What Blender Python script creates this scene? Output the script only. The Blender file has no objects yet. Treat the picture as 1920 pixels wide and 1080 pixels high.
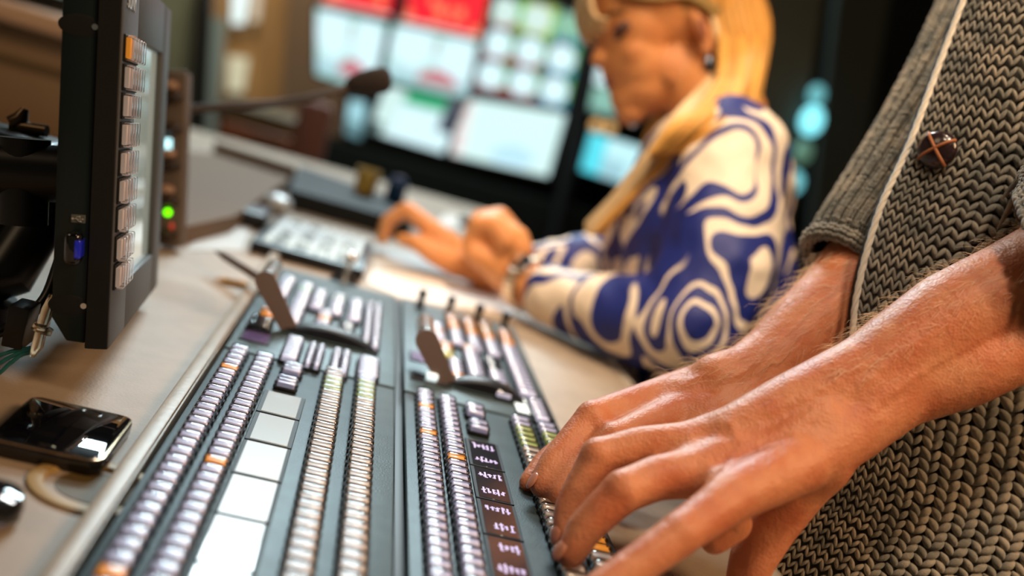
import bpy, bmesh, math, random
import numpy as np
from mathutils import Vector, Matrix, noise
random.seed(7)
S = bpy.context.scene
COL = S.collection
R = math.radians
# ------------------------------------------------------------------ camera
ZT = 0.75                       # height of the switcher face above the floor
FPX, ROLL, PITCH, HEAD = 1867.0, R(16.5), R(9.742), R(9.564)
CAM = Vector((0, 0, ZT + 0.21))
fwd = Vector((math.sin(HEAD) * math.cos(PITCH), math.cos(HEAD) * math.cos(PITCH), -math.sin(PITCH)))
R0 = Vector((math.cos(HEAD), -math.sin(HEAD), 0))
U0 = R0.cross(fwd)
# image right / up expressed in the level frame
camR = R0 * math.cos(ROLL) + U0 * math.sin(ROLL)
camU = U0 * math.cos(ROLL) - R0 * math.sin(ROLL)
cd = bpy.data.cameras.new('camera')
cam = bpy.data.objects.new('camera', cd)
COL.objects.link(cam)
m3 = Matrix((camR, camU, -fwd)).transposed()
cam.matrix_world = Matrix.Translation(CAM) @ m3.to_4x4()
cd.sensor_width = 36
cd.lens = 36 * FPX / 1920
cd.clip_start = 0.02
cd.dof.use_dof = True
cd.dof.focus_distance = 0.575
cd.dof.aperture_fstop = 2.8
S.camera = cam
vs = S.view_settings
vs.view_transform = 'Standard'; vs.look = 'None'; vs.gamma = 1; vs.exposure = 0.0
vs.use_curve_mapping = False
S.cycles.use_denoising = True
S.cycles.max_bounces = 8
S.cycles.transmission_bounces = 6
S.cycles.caustics_refractive = False
S.cycles.caustics_reflective = False
S.cycles.sample_clamp_indirect = 4

def ray(x, y):
    dx, dy = (x - 960) / FPX, (540 - y) / FPX
    return fwd + camR * dx + camU * dy
def at(x, y, d): return CAM + ray(x, y) * d                 # point at depth d along the view axis
def onz(x, y, z=0.0):                                        # point on the level z above the switcher face
    r = ray(x, y); return CAM + r * ((ZT + z - CAM.z) / r.z)
def ony(x, y, Y):
    r = ray(x, y); return CAM + r * (Y / r.y)
def proj(p):
    q = Vector(p) - CAM; d = q.dot(fwd)
    return (960 + q.dot(camR) / d * FPX, 540 - q.dot(camU) / d * FPX, d)

# ------------------------------------------------------------------ world and lamps
w = bpy.data.worlds.new('world'); S.world = w; w.use_nodes = True
bg = w.node_tree.nodes['Background']
bg.inputs[0].default_value = (0.35, 0.45, 0.5, 1); bg.inputs[1].default_value = 0.12
def lamp(name, kind, loc, target, power, color, size=0.5, sizey=None, spot=None):
    l = bpy.data.lights.new(name, kind); o = bpy.data.objects.new(name, l); COL.objects.link(o)
    l.energy = power; l.color = color
    if kind == 'AREA':
        l.shape = 'RECTANGLE'; l.size = size; l.size_y = sizey or size
    if kind == 'SPOT':
        l.spot_size = spot; l.spot_blend = .5; l.shadow_soft_size = size
    o.location = loc
    d = Vector(target) - Vector(loc)
    o.rotation_euler = d.to_track_quat('-Z', 'Y').to_euler()
    return o
COOL = (0.72, 0.93, 1.0); WARM = (1.0, 0.62, 0.33); WHITE = (1.0, 0.93, 0.85)
lamp('ceiling_light_cool', 'AREA', (0.0, 3.35, 2.5), (0.0, 1.0, .8), 78, COOL, 1.3, 0.42)
lamp('ceiling_light_white', 'AREA', (0.05, 1.95, 2.4), (0.35, .6, .9), 13, (1, .97, .94), 0.5, 0.10)
lamp('ceiling_light_warm', 'AREA', (1.5, -0.35, 2.2), (0.55, 0.9, .9), 33, WARM, 0.7, 0.7)
lamp('ceiling_light_left', 'AREA', (-1.3, 0.0, 2.3), (-.5, 1.4, .9), 4, (1, .72, .45), 0.6, 0.6)
lamp('added_fill_back', 'AREA', (-0.75, 3.3, 2.55), (-.75, 4.5, 1.3), 26, (1, .80, .55), 0.7, 0.4)  # unseen fill lamp, added to brighten the left background walls
lamp('ceiling_spot_front', 'SPOT', (0.28, -0.15, 2.5), (0.44, .64, 1.0), 72, (1, .78, .57), 0.12, None, R(38))
lamp('added_spot_woman', 'SPOT', (-0.35, -0.10, 2.35), (0.33, 1.12, 1.0), 46, (1, .76, .50), 0.12, None, R(30))  # spot added out of view to brighten the woman's face and blouse
lamp('added_spot_desk', 'SPOT', (0.16, 0.45, 2.55), (0.235, .98, .75), 120, (1, .76, .55), 0.08, None, R(24))  # extra unseen spot, put in to lift the right part of the desk

# ------------------------------------------------------------------ materials
MATS = {}
def mat(name, col, rough=.5, metal=0., coat=0., trans=0., emit=None, es=1., var=0., vscale=30., bump=0., bscale=200., sss=0., col2=None, ior=1.45, sheen=0., spec=.5):
    if name in MATS: return MATS[name]
    m = bpy.data.materials.new(name); m.use_nodes = True; MATS[name] = m
    nt = m.node_tree; b = nt.nodes['Principled BSDF']
    c = (*col, 1)
    b.inputs['Base Color'].default_value = c
    b.inputs['Roughness'].default_value = rough
    b.inputs['Metallic'].default_value = metal
    b.inputs['Coat Weight'].default_value = coat
    b.inputs['Transmission Weight'].default_value = trans
    b.inputs['IOR'].default_value = ior
    b.inputs['Specular IOR Level'].default_value = spec
    if sheen: b.inputs['Sheen Weight'].default_value = sheen
    if sss:
        b.inputs['Subsurface Weight'].default_value = sss
        b.inputs['Subsurface Radius'].default_value = (.012, .004, .002)
        b.inputs['Subsurface Scale'].default_value = 1.0
    if emit:
        b.inputs['Emission Color'].default_value = (*emit, 1); b.inputs['Emission Strength'].default_value = es
    tc = nt.nodes.new('ShaderNodeTexCoord')
    if var or col2:
        n = nt.nodes.new('ShaderNodeTexNoise'); n.inputs['Scale'].default_value = vscale; n.inputs['Detail'].default_value = 5
        nt.links.new(tc.outputs['Object'], n.inputs['Vector'])
        mx = nt.nodes.new('ShaderNodeMix'); mx.data_type = 'RGBA'
        c2 = col2 or tuple(max(0, v * (1 - var)) for v in col)
        mx.inputs[6].default_value = c; mx.inputs[7].default_value = (*c2, 1)
        rp = nt.nodes.new('ShaderNodeMapRange'); rp.inputs[1].default_value = .35; rp.inputs[2].default_value = .65
        nt.links.new(n.outputs['Fac'], rp.inputs[0]); nt.links.new(rp.outputs[0], mx.inputs[0])
        nt.links.new(mx.outputs[2], b.inputs['Base Color'])
    if bump:
        n2 = nt.nodes.new('ShaderNodeTexNoise'); n2.inputs['Scale'].default_value = bscale; n2.inputs['Detail'].default_value = 4
        nt.links.new(tc.outputs['Object'], n2.inputs['Vector'])
        bp = nt.nodes.new('ShaderNodeBump'); bp.inputs['Strength'].default_value = bump; bp.inputs['Distance'].default_value = .001
        nt.links.new(n2.outputs['Fac'], bp.inputs['Height']); nt.links.new(bp.outputs[0], b.inputs['Normal'])
    return m
M_PANEL = mat('panel_metal', (.060, .088, .095), .45, .25, bump=.25, bscale=900, var=.25, vscale=60)
M_BLACK = mat('black_plastic', (.006, .006, .007), .35)
M_GAP = mat('black_rubber', (.004, .004, .005), .6)
M_DESK = mat('desk_laminate', (.36, .285, .215), .52, spec=.3, bump=.35, bscale=500, var=.12, vscale=40)
M_LIP = mat('desk_edge', (.36, .29, .215), .4, bump=.2, bscale=300, var=.15, vscale=60)
def clear_mat():
    m = bpy.data.materials.new('clear_cap'); m.use_nodes = True; nt = m.node_tree; nt.nodes.remove(nt.nodes['Principled BSDF'])
    out = nt.nodes['Material Output']; t = nt.nodes.new('ShaderNodeBsdfTransparent'); t.inputs[0].default_value = (.93, .93, .95, 1)
    gl = nt.nodes.new('ShaderNodeBsdfAnisotropic'); gl.inputs['Roughness'].default_value = .12; gl.inputs[0].default_value = (1, 1, 1, 1)
    fr = nt.nodes.new('ShaderNodeFresnel'); fr.inputs[0].default_value = 1.62; mx = nt.nodes.new('ShaderNodeMixShader')
    nt.links.new(fr.outputs[0], mx.inputs[0]); nt.links.new(t.outputs[0], mx.inputs[1]); nt.links.new(gl.outputs[0], mx.inputs[2]); nt.links.new(mx.outputs[0], out.inputs[0]); return m
M_GLASS = clear_mat()
M_LAV = mat('lavender_core', (.70, .66, .78), .25, emit=(.78, .70, .95), es=.20)
M_LAVB = mat('lavender_core_added_glow', (.70, .67, .74), .25, emit=(.88, .82, 1), es=.50)  # glow added to the far keys, standing in for white light on them
M_AMB = mat('clear_core', (.72, .60, .50), .25, emit=(1, .62, .38), es=.10)
M_GRN = mat('green_core', (.50, .52, .20), .3, emit=(.6, .75, .1), es=.15)
M_ORG = mat('orange_core', (.85, .30, .04), .35, emit=(1, .33, .03), es=.55)
M_YEL = mat('yellow_core', (.6, .55, .08), .35, emit=(.8, .7, .05), es=.25)
M_LIME = mat('lime_core', (.3, .7, .15), .35, emit=(.3, 1, .1), es=.5)
M_DRK = mat('dark_core', (.02, .025, .03), .3)
M_WHT = mat('window_white_sheen', (.5, .53, .55), .22, emit=(.85, .95, 1), es=.36, coat=.6)  # emission of these three imitates light reflected off the label windows
M_WHT1 = mat('window_grey_sheen', (.42, .46, .48), .22, emit=(.85, .95, 1), es=.08, coat=.6)
M_WHT2 = mat('window_pale_sheen', (.48, .52, .54), .22, emit=(.85, .95, 1), es=.20, coat=.6)
M_DARKSCR = mat('dark_glass', (.03, .03, .04), .12, coat=.6)
M_CHROME = mat('chrome', (.8, .8, .8), .12, 1.0)
M_TAUPE = mat('taupe_paint', (.16, .115, .10), .42)

# ------------------------------------------------------------------ mesh helpers
class G:
    def __init__(s): s.V = []; s.F = []; s.MI = []; s.C = []
    def add(s, V, F, mi=0, M=None, col=None):
        b = len(s.V)
        for v in V: s.V.append(tuple(M @ Vector(v)) if M is not None else tuple(v))
        for f in F: s.F.append(tuple(i + b for i in f)); s.MI.append(mi); s.C.append(col)
        return s
    def bm(s, bmx, mi=0, M=None, col=None):
        bmx.verts.index_update()
        s.add([v.co.copy() for v in bmx.verts], [[v.index for v in f.verts] for f in bmx.faces], mi, M, col)
        bmx.free(); return s
    def box(s, c, d, mi=0, bev=0., seg=2, M=None, top=1.0):
        b = bmesh.new(); bmesh.ops.create_cube(b, size=1)
        for v in b.verts:
            k = top if v.co.z > 0 else 1
            v.co = Vector((v.co.x * d[0] * k, v.co.y * d[1] * k, v.co.z * d[2]))
        if bev: bmesh.ops.bevel(b, geom=b.edges[:], offset=bev, segments=seg, profile=.5, affect='EDGES')
        T = Matrix.Translation(c)
        return s.bm(b, mi, (M @ T) if M is not None else T)
    def cyl(s, p0, p1, r0, r1=None, n=20, mi=0, caps=True):
        return s.tube([p0, p1], [r0, r0 if r1 is None else r1], n, mi, caps)
    def tube(s, pts, rad, n=12, mi=0, caps=True, flat=1.0, ref=None):
        pts = [Vector(p) for p in pts]
        if not hasattr(rad, '__len__'): rad = [rad] * len(pts)
        V = []; F = []; a = None
        for i, p in enumerate(pts):
            t = (pts[min(i + 1, len(pts) - 1)] - pts[max(i - 1, 0)]).normalized()
            if a is None:
                a = Vector(ref) if ref is not None else (Vector((0, 0, 1)) if abs(t.z) < .9 else Vector((1, 0, 0)))
            a = (a - t * a.dot(t)).normalized(); bb = t.cross(a)
            for k in range(n):
                an = 2 * math.pi * k / n
                V.append(p + a * math.cos(an) * rad[i] * flat + bb * math.sin(an) * rad[i])
        for i in range(len(pts) - 1):
            for k in range(n):
                k2 = (k + 1) % n
                F.append((i * n + k, i * n + k2, (i + 1) * n + k2, (i + 1) * n + k))
        if caps:
            F.append(tuple(range(n - 1, -1, -1))); F.append(tuple((len(pts) - 1) * n + k for k in range(n)))
        return s.add(V, F, mi)
    def lathe(s, prof, n=32, mi=0, M=None, closed=False):      # prof: (r, z)
        V = []; F = []
        for r, z in prof:
            for k in range(n):
                a = 2 * math.pi * k / n; V.append((r * math.cos(a), r * math.sin(a), z))
        m = len(prof)
        for i in range(m if closed else m - 1):
            for k in range(n):
                k2 = (k + 1) % n; j = (i + 1) % m
                F.append((i * n + k, i * n + k2, j * n + k2, j * n + k))
        if not closed:
            F.append(tuple(range(n - 1, -1, -1))); F.append(tuple((m - 1) * n + k for k in range(n)))
        return s.add(V, F, mi, M)
    def ell(s, c, r, mi=0, M=None, u=16, v=10, col=None):
        b = bmesh.new(); bmesh.ops.create_uvsphere(b, u_segments=u, v_segments=v, radius=1)
        for q in b.verts: q.co = Vector((q.co.x * r[0], q.co.y * r[1], q.co.z * r[2]))
        T = Matrix.Translation(c)
        return s.bm(b, mi, T if M is None else T @ M, col)
    def prism(s, poly, z0, z1, mi=0, M=None):                  # poly: list of (x, y)
        n = len(poly); V = [(x, y, z0) for x, y in poly] + [(x, y, z1) for x, y in poly]
        F = [tuple(range(n - 1, -1, -1)), tuple(range(n, 2 * n))] + [(i, (i + 1) % n, n + (i + 1) % n, n + i) for i in range(n)]
        return s.add(V, F, mi, M)
    def mesh(s, name, mats, angle=40):
        me = bpy.data.meshes.new(name); me.from_pydata(s.V, [], s.F)
        for m in mats: me.materials.append(m)
        me.polygons.foreach_set('material_index', s.MI)
        me.polygons.foreach_set('use_smooth', [True] * len(s.F))
        if any(c is not None for c in s.C):
            ca = me.color_attributes.new('tint', 'FLOAT_COLOR', 'CORNER'); out = []
            for f, c in zip(s.F, s.C):
                c = c or (1, 1, 1)
                out += [*c, 1.] * len(f)
            ca.data.foreach_set('color', out)
        me.update(); me.set_sharp_from_angle(angle=R(angle))
        return me
def tag(o, label=None, cat=None, group=None, kind=None):
    if label: o['label'] = label
    if cat: o['category'] = cat
    if group: o['group'] = group
    if kind: o['kind'] = kind
    return o
def obj(name, g, mats, parent=None, angle=40, label=None):
    if not isinstance(mats, (list, tuple)): mats = [mats]
    me = g.mesh(name, mats, angle) if isinstance(g, G) else g
    o = bpy.data.objects.new(name, me); COL.objects.link(o)
    if parent is not None: par(o, parent)
    if label: o['label'] = label
    return o
def par(o, p):                      # keeps world coordinates; all parents are pure translations or identity
    o.parent = p; q = p; M = Matrix.Identity(4); ch = []
    while q is not None: ch.append(q); q = q.parent
    for q in reversed(ch): M = M @ q.matrix_parent_inverse @ q.matrix_basis
    o.matrix_parent_inverse = M.inverted()
def thing(name, label, cat, loc=(0, 0, 0), group=None):
    o = bpy.data.objects.new(name, None); COL.objects.link(o); o.location = loc; o.empty_display_size = .02
    return tag(o, label, cat, group)
def struct(name, g, m, parent=None):
    o = obj(name, g, m, parent)
    if parent is None: o['kind'] = 'structure'
    return o
def frameM(o, x, y, z):             # matrix with given axes at origin o
    return Matrix.Translation(o) @ Matrix((x, y, z)).transposed().to_4x4()
def smooth(pts, n=8):               # Catmull-Rom through points of any dimension
    P = [np.array(p, float) for p in pts]; P = [2 * P[0] - P[1]] + P + [2 * P[-1] - P[-2]]; out = []
    for i in range(1, len(P) - 2):
        for k in range(n):
            t = k / n; a, b, c, d = P[i - 1], P[i], P[i + 1], P[i + 2]
            out.append(.5 * ((2 * b) + (c - a) * t + (2 * a - 5 * b + 4 * c - d) * t * t + (3 * b - a - 3 * c + d) * t ** 3))
    out.append(P[-2]); return out

# ------------------------------------------------------------------ the room
M_DWALL = mat('dark_wall', (.010, .012, .012), .8, spec=.1, var=.3, vscale=2)
M_BWALL = mat('beige_wall', (.24, .175, .115), .7, var=.1, vscale=3)
M_FLOOR = mat('dark_carpet', (.03, .028, .026), .95, var=.3, vscale=200)
M_CEIL = mat('dark_ceiling', (.05, .05, .05), .9, var=.1)
struct('floor', G().box((0, 1.75, -.03), (6.4, 7.9, .06)), M_FLOOR)
struct('ceiling', G().box((0, 1.75, 2.73), (6.4, 7.9, .06)), M_CEIL)
struct('wall_back', G().box((0, 5.74, 1.35), (6.4, .08, 2.7)), M_DWALL)
struct('wall_front', G().box((0, -2.24, 1.35), (6.4, .08, 2.7)), M_BWALL)
struct('wall_left', G().box((-3.24, 1.75, 1.35), (.08, 7.9, 2.7)), M_BWALL)
struct('wall_right', G().box((3.24, 1.75, 1.35), (.08, 7.9, 2.7)), M_DWALL)

# ------------------------------------------------------------------ the desk
DZ = ZT - .010                       # desk surface level
desk = thing('control_desk', 'long beige laminate control desk carrying the switcher panels', 'desk', (0, 1, 0))
g = G()
g.box((-.34, .97, DZ - .015), (.525, 2.3, .03), bev=.002)
g.box((.0535, 1.555, DZ - .015), (.2655, 1.13, .03), bev=.002)
g.box((.239, .97, DZ - .015), (.1055, 2.3, .03), bev=.002)
obj('worktop', g, M_DESK, desk)
g = G()
g.tube([(.292, -.18, DZ - .0145), (.292, 2.12, DZ - .0145)], .0155, 24)
obj('worktop_edge', g, mat('bullnose_edge', (.60, .52, .42), .12, coat=1.0), desk, label='rounded glossy front edge')
g = G(); g.box((-.0755, .56, DZ - .002), (.011, 1.0, .016), bev=.0015)
g.box((-.0755, .56, DZ + .001), (.0085, 1.0, .014), bev=.001)
g.V = [(x, y, z) for x, y, z in g.V]
obj('trim_strip', g, M_LIP, desk)
g = G()
for x in (-.45, .2):
    for y in (.0, 1.0, 2.0): g.box((x, y, .36), (.05, .05, .70), bev=.004)
obj('leg_frame', g, M_BLACK, desk)

# cable grommet, half covered by the trim strip
gr = thing('cable_grommet', 'tan plastic cable grommet set in the desk below the phone', 'cable grommet', (-.098, .424, DZ))
c = onz(125, 912, -.010)
Mg = Matrix.Translation((c.x + .012, c.y + .004, DZ)) @ Matrix.Diagonal((1.0, .9, 1, 1))
g = G(); g.lathe([(.0295, .0), (.0300, .0016), (.0270, .0022), (.0235, .0018), (.0225, .0005), (.0225, -.006), (.0235, -.0062), (.0235, 0)], 48, 0, Mg, closed=True)
obj('rim', g, mat('tan_plastic', (.40, .26, .095), .45), gr)
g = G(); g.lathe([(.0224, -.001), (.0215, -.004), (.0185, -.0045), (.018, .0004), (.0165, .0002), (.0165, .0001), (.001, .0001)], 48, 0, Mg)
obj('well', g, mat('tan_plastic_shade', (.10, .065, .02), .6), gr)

# ------------------------------------------------------------------ the switcher
def button_mesh(name, w_, d_, core, h=.0078):
    g = G()
    g.box((0, 0, .0013), (w_ + .0005, d_ + .0002, .0024), 0, .0003, 1)
    for sx in (-1, 1): g.box((sx * (w_ / 2 + .0005), 0, .0018), (.0007, d_ * .42, .0022), 0, .0002, 1)
    g.box((0, 0, .0036), (w_ - .0030, d_ - .0026, .0038), 1, .0005, 2)
    # clear cap, barrel shaped across the short side
    V = []; F = []; n = 12; z0 = .0021; H_ = h - z0
    st = ((-.5, .80, .52), (-.485, .92, .74), (-.44, .99, .93), (-.36, 1, 1), (.36, 1, 1), (.44, .99, .93), (.485, .92, .74), (.5, .80, .52))
    for fx, fy, fz in st:
        for k in range(n + 1):
            t = math.pi * k / n; V.append((fx * w_, -d_ * .49 * fy * math.copysign(abs(math.cos(t)) ** .7, math.cos(t)), z0 + H_ * fz * math.sin(t) ** .75))
    for i in range(len(st) - 1):
        for k in range(n): F.append((i * (n + 1) + k, (i + 1) * (n + 1) + k, (i + 1) * (n + 1) + k + 1, i * (n + 1) + k + 1))
    F.append(tuple(range(n, -1, -1))[::-1]); F.append(tuple((len(st) - 1) * (n + 1) + k for k in range(n, -1, -1)))
    g.add(V, F, 2)
    return g.mesh(name, [M_GAP, core, M_GLASS], 50)
BM = {}
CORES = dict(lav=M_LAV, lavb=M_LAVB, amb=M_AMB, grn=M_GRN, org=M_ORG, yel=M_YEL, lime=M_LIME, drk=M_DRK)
def bmesh_for(kind, w_, d_):
    k = (kind, round(w_, 4), round(d_, 4))
    if k not in BM: BM[k] = button_mesh('button', k[1], k[2], CORES[kind])
    return BM[k]
BTN = {}
def put_button(panel, x, y, kind='lav', w_=.0138, d_=.0088):
    o = bpy.data.objects.new('button', bmesh_for(kind, w_, d_)); COL.objects.link(o)
    o.location = (x, y, ZT); par(o, panel)
    BTN.setdefault(panel.name, []).append(o)
    return o
PW = dict(lav='lavender', org='orange', grn='green', amb='clear', yel='yellow', lime='lime', drk='dark')
def bcol(panel, x, y0, y1, kind='lav', w_=.0138, pitch=.0098, special=None, x1=None):
    n = max(1, int(round((y1 - y0) / pitch)))
    p = (y1 - y0) / n
    for i in range(n):
        y = y1 - p * (i + .5)
        k = (special or {}).get(i, kind)
        xx = x if x1 is None else x1 + (x - x1) * (y - y0) / (y1 - y0)
        put_button(panel, xx, y, k, w_, round(p - .0009, 4))
def finish_buttons(panel):           # past a hundred keys the farthest ones become one part
    L = BTN.get(panel.name, [])
    if len(L) <= 100: return
    L.sort(key=lambda o: (o.matrix_basis.translation - CAM).length)
    g = {}
    rest = L[100:]; vs_ = []; fs = []; mi = []; mats = []
    for o in rest:
        me = o.data; b = len(vs_); off = o.location
        idx = []
        for m_ in me.materials:
            if m_ not in mats: mats.append(m_)
            idx.append(mats.index(m_))
        vs_ += [tuple(v.co + off) for v in me.vertices]
        for p in me.polygons: fs.append(tuple(i + b for i in p.vertices)); mi.append(idx[p.material_index])
        bpy.data.objects.remove(o)
    gg = G(); gg.V = vs_; gg.F = fs; gg.MI = mi; gg.C = [None] * len(fs)
    o = obj('button_rows', gg, mats, panel, 50); o['kind'] = 'stuff'

XL0, XL1, XR0, XR1 = -.0665, .0545, .0615, .1785
Y0, YS, Y1 = .26, .681, .985
def plate(panel, x0, x1, y0, y1, name='faceplate'):
    g = G(); g.box(((x0 + x1) / 2, (y0 + y1) / 2, ZT - .004), (x1 - x0, y1 - y0, .008), 0, .0012)
    return obj(name, g, M_PANEL, panel)
g = G(); g.box((.056, .622, ZT - .0505), (.2490, .733, .077), 0, .003)
chas = obj('switcher_chassis', g, M_GAP, desk)  # solid chassis block under the switcher plates, parented to the desk
g = G(); g.box((.058, .62, ZT - .0085), (.0055, .74, .0110), 0, .0008)
obj('centre_rail', g, mat('black_rail', (.018, .022, .024), .5), chas)

LL = thing('vision_switcher', 'nearest left switcher console with white label windows and four long button rows', 'control panel', (-.006, .47, ZT - .012), 'switcher button consoles')
plate(LL, XL0, XL1, Y0, YS - .0025)
bcol(LL, -.0550, .272, .6745, w_=.0124, special={4: 'org', 28: 'org'}, pitch=.0112)
bcol(LL, -.0375, .272, .6705, w_=.0124, special={17: 'org'}, pitch=.0112)
bcol(LL, .0107, .272, .676, 'amb', special={0: 'amb', 1: 'amb', 2: 'grn', 3: 'grn', 4: 'grn'}, x1=.0135, pitch=.0102)
bcol(LL, .0330, .272, .676, 'amb', special={0: 'lav', 1: 'grn', 2: 'grn', 3: 'grn', 4: 'grn'}, x1=.0362, pitch=.0102)
bcol(LL, -.0172, .645, .664); bcol(LL, -.0178, .617, .632)

def window(panel, x0, x1, y0, y1, m, glyph=None, bez=.002):
    g = G(); g.box(((x0 + x1) / 2, (y0 + y1) / 2, ZT + .0002), (x1 - x0, y1 - y0, .0016), 0, .0003, 1)
    d = obj('display', g, M_GAP, panel)
    g = G(); g.box(((x0 + x1) / 2, (y0 + y1) / 2, ZT + .0009), (x1 - x0 - 2 * bez, y1 - y0 - bez, .0008), 0, .0002, 1)
    obj('screen', g, m, d)
    if glyph:
        g = G(); rnd = random.Random(int(y0 * 1e4)); cols = 2; rows = 5
        for c_ in range(cols):
            for r_ in range(rows):
                if rnd.random() < .15: continue
                yy = y0 + (y1 - y0) * (.25 + .5 * c_); xx = x0 + .004 + (x1 - x0 - .008) * (r_ + .5) / rows
                wd = rnd.uniform(.004, .0095)
                g.box((xx, yy, ZT + .0014), (.0011, wd, .0002))
                for q in range(3):
                    g.box((xx + .0008 * rnd.choice((-1, 1)), yy + rnd.uniform(-.5, .5) * wd, ZT + .0014), (.0012, .0008, .0002))
        obj('lettering', g, mat('display_text', (.5, .4, .6), .4, emit=(.75, .6, .95), es=.5), d)
ys = [.612, .570, .524, .477, .430, .383, .336, .289]
for i in range(7):
    window(LL, -.0295, -.0035, ys[i + 1] + .0008, ys[i] - .0008, M_WHT1 if i < 2 else M_WHT2 if i < 3 else M_WHT, bez=.0026 if i < 2 else .002)  # glow rises towards the near windows, like the brighter reflection there
finish_buttons(LL)

LR = thing('vision_switcher', 'nearest right switcher console under the two hands, with dark label displays', 'control panel', (.12, .47, ZT - .012), 'switcher button consoles')
plate(LR, XR0, XR1, Y0, YS - .0025)
bcol(LR, .0750, .272, .6765, w_=.0124, special={3: 'org', 8: 'org'}, pitch=.0100)
bcol(LR, .0913, .272, .6745, w_=.0124, special={11: 'org'}, pitch=.0100)
bcol(LR, .1110, .650, .672); bcol(LR, .1110, .620, .638)
bcol(LR, .1445, .272, .668, 'amb', special={0: 'lav', 1: 'lav', 2: 'grn', 3: 'grn', 4: 'grn', 5: 'grn', 20: 'org'}, pitch=.0100)
bcol(LR, .1640, .272, .668, 'amb', special={0: 'lav', 1: 'lav', 2: 'grn', 3: 'grn', 4: 'grn', 18: 'org', 19: 'org'}, pitch=.0100)
ys = [.611, .564, .516, .471, .424, .377, .330, .283]
for i in range(7): window(LR, .1010, .1235, ys[i + 1] + .0008, ys[i] - .0008, M_DARKSCR, glyph=True)
finish_buttons(LR)

UL = thing('vision_switcher', 'far left switcher console with fader lever and small lavender button groups', 'control panel', (-.006, .83, ZT - .012), 'switcher button consoles')
plate(UL, XL0, XL1, YS + .0025, Y1)
UR = thing('vision_switcher', 'far right switcher console with orange topped buttons and four black knobs', 'control panel', (.12, .83, ZT - .012), 'switcher button consoles')
plate(UR, XR0, XR1, YS + .0025, Y1)
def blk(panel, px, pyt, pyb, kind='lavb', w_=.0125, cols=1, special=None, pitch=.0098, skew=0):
    a = onz(px + skew, pyt, .006); b = onz(px - skew, pyb, .006)
    x = (a.x + b.x) / 2; n = max(1, int(round((a.y - b.y) / pitch)))
    for c_ in range(cols):
        wc = w_ / cols
        bcol(panel, x + (c_ - (cols - 1) / 2) * wc, b.y, a.y, kind, round(wc - (.0008 if cols > 1 else 0), 4), (a.y - b.y) / n, special)
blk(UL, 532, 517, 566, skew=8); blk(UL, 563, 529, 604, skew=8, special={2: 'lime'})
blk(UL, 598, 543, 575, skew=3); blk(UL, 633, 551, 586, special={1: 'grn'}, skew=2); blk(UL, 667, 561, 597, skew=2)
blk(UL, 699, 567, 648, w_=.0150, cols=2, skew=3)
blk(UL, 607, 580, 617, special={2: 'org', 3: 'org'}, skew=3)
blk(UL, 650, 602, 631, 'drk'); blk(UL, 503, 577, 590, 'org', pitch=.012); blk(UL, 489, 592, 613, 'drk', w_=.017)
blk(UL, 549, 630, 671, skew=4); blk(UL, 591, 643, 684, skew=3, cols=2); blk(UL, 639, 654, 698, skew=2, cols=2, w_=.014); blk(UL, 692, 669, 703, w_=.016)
a = onz(480, 633, 0)
window(UL, a.x - .011, a.x + .011, a.y - .014, a.y + .014, mat('violet_screen', (.10, .07, .16), .15, coat=.5, emit=(.3, .2, .5), es=.12))
for (px, t, b, k, sp, w_) in ((850, 588, 613, 'org', None, .0125), (858, 616, 643, 'lav', None, .0125), (883, 596, 624, 'org', None, .0125), (891, 627, 654, 'lav', None, .0125),
        (914, 605, 633, 'org', {1: 'org', 2: 'yel'}, .0125), (925, 636, 663, 'lav', None, .0125), (951, 618, 644, 'org', None, .0125), (974, 647, 739, 'lav', None, .0150),
        (823, 604, 634, 'lav', {2: 'org'}, .0125), (839, 640, 667, 'org', {2: 'yel', 3: 'yel'}, .0125), (858, 670, 714, 'lav', {4: 'org', 5: 'org'}, .0115),
        (892, 646, 725, 'lav', {0: 'org'}, .0140), (926, 670, 692, 'drk', None, .0130), (939, 693, 740, 'lav', {4: 'org'}, .0140), (1012, 747, 786, 'lav', None, .0115)):
    sk = (b - t) * .22
    a = onz(px - sk, t, .006); c = onz(px + sk, b, .006); n = max(1, round((a.y - c.y) / .0098))
    if k == 'lav' and sp and max(sp) >= n: sp = {min(i, n - 1): v for i, v in sp.items()}
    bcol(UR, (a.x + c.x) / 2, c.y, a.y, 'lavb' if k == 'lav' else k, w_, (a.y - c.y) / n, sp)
a = onz(789, 672, 0); window(UR, a.x - .010, a.x + .010, a.y - .013, a.y + .013, mat('violet_display', (.25, .2, .33), .2, emit=(.6, .5, .8), es=.2))
a = onz(979, 762, 0); window(UR, a.x - .007, a.x + .007, a.y - .019, a.y + .019, mat('backlit_bright', (.8, .85, .85), .25, emit=(.8, .97, 1), es=.8), bez=.0008)
a = onz(805, 713, 0); window(UR, a.x - .015, a.x + .014, a.y - .009, a.y + .009, M_DARKSCR)
g = G(); g.box((a.x + .001, a.y - .001, ZT + .004), (.009, .010, .006), 0, .002); obj('glowing_spot', g, mat('painted_highlight', (.8, .85, .85), .2, emit=(.75, .97, 1), es=.9), UR)  # reflective white square, its highlight painted as emission
g = G(); g.box((.1665, .720, ZT + .0012), (.018, .060, .0024), 0, .0006); obj('lens_bezel', g, M_GAP, UR)

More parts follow.
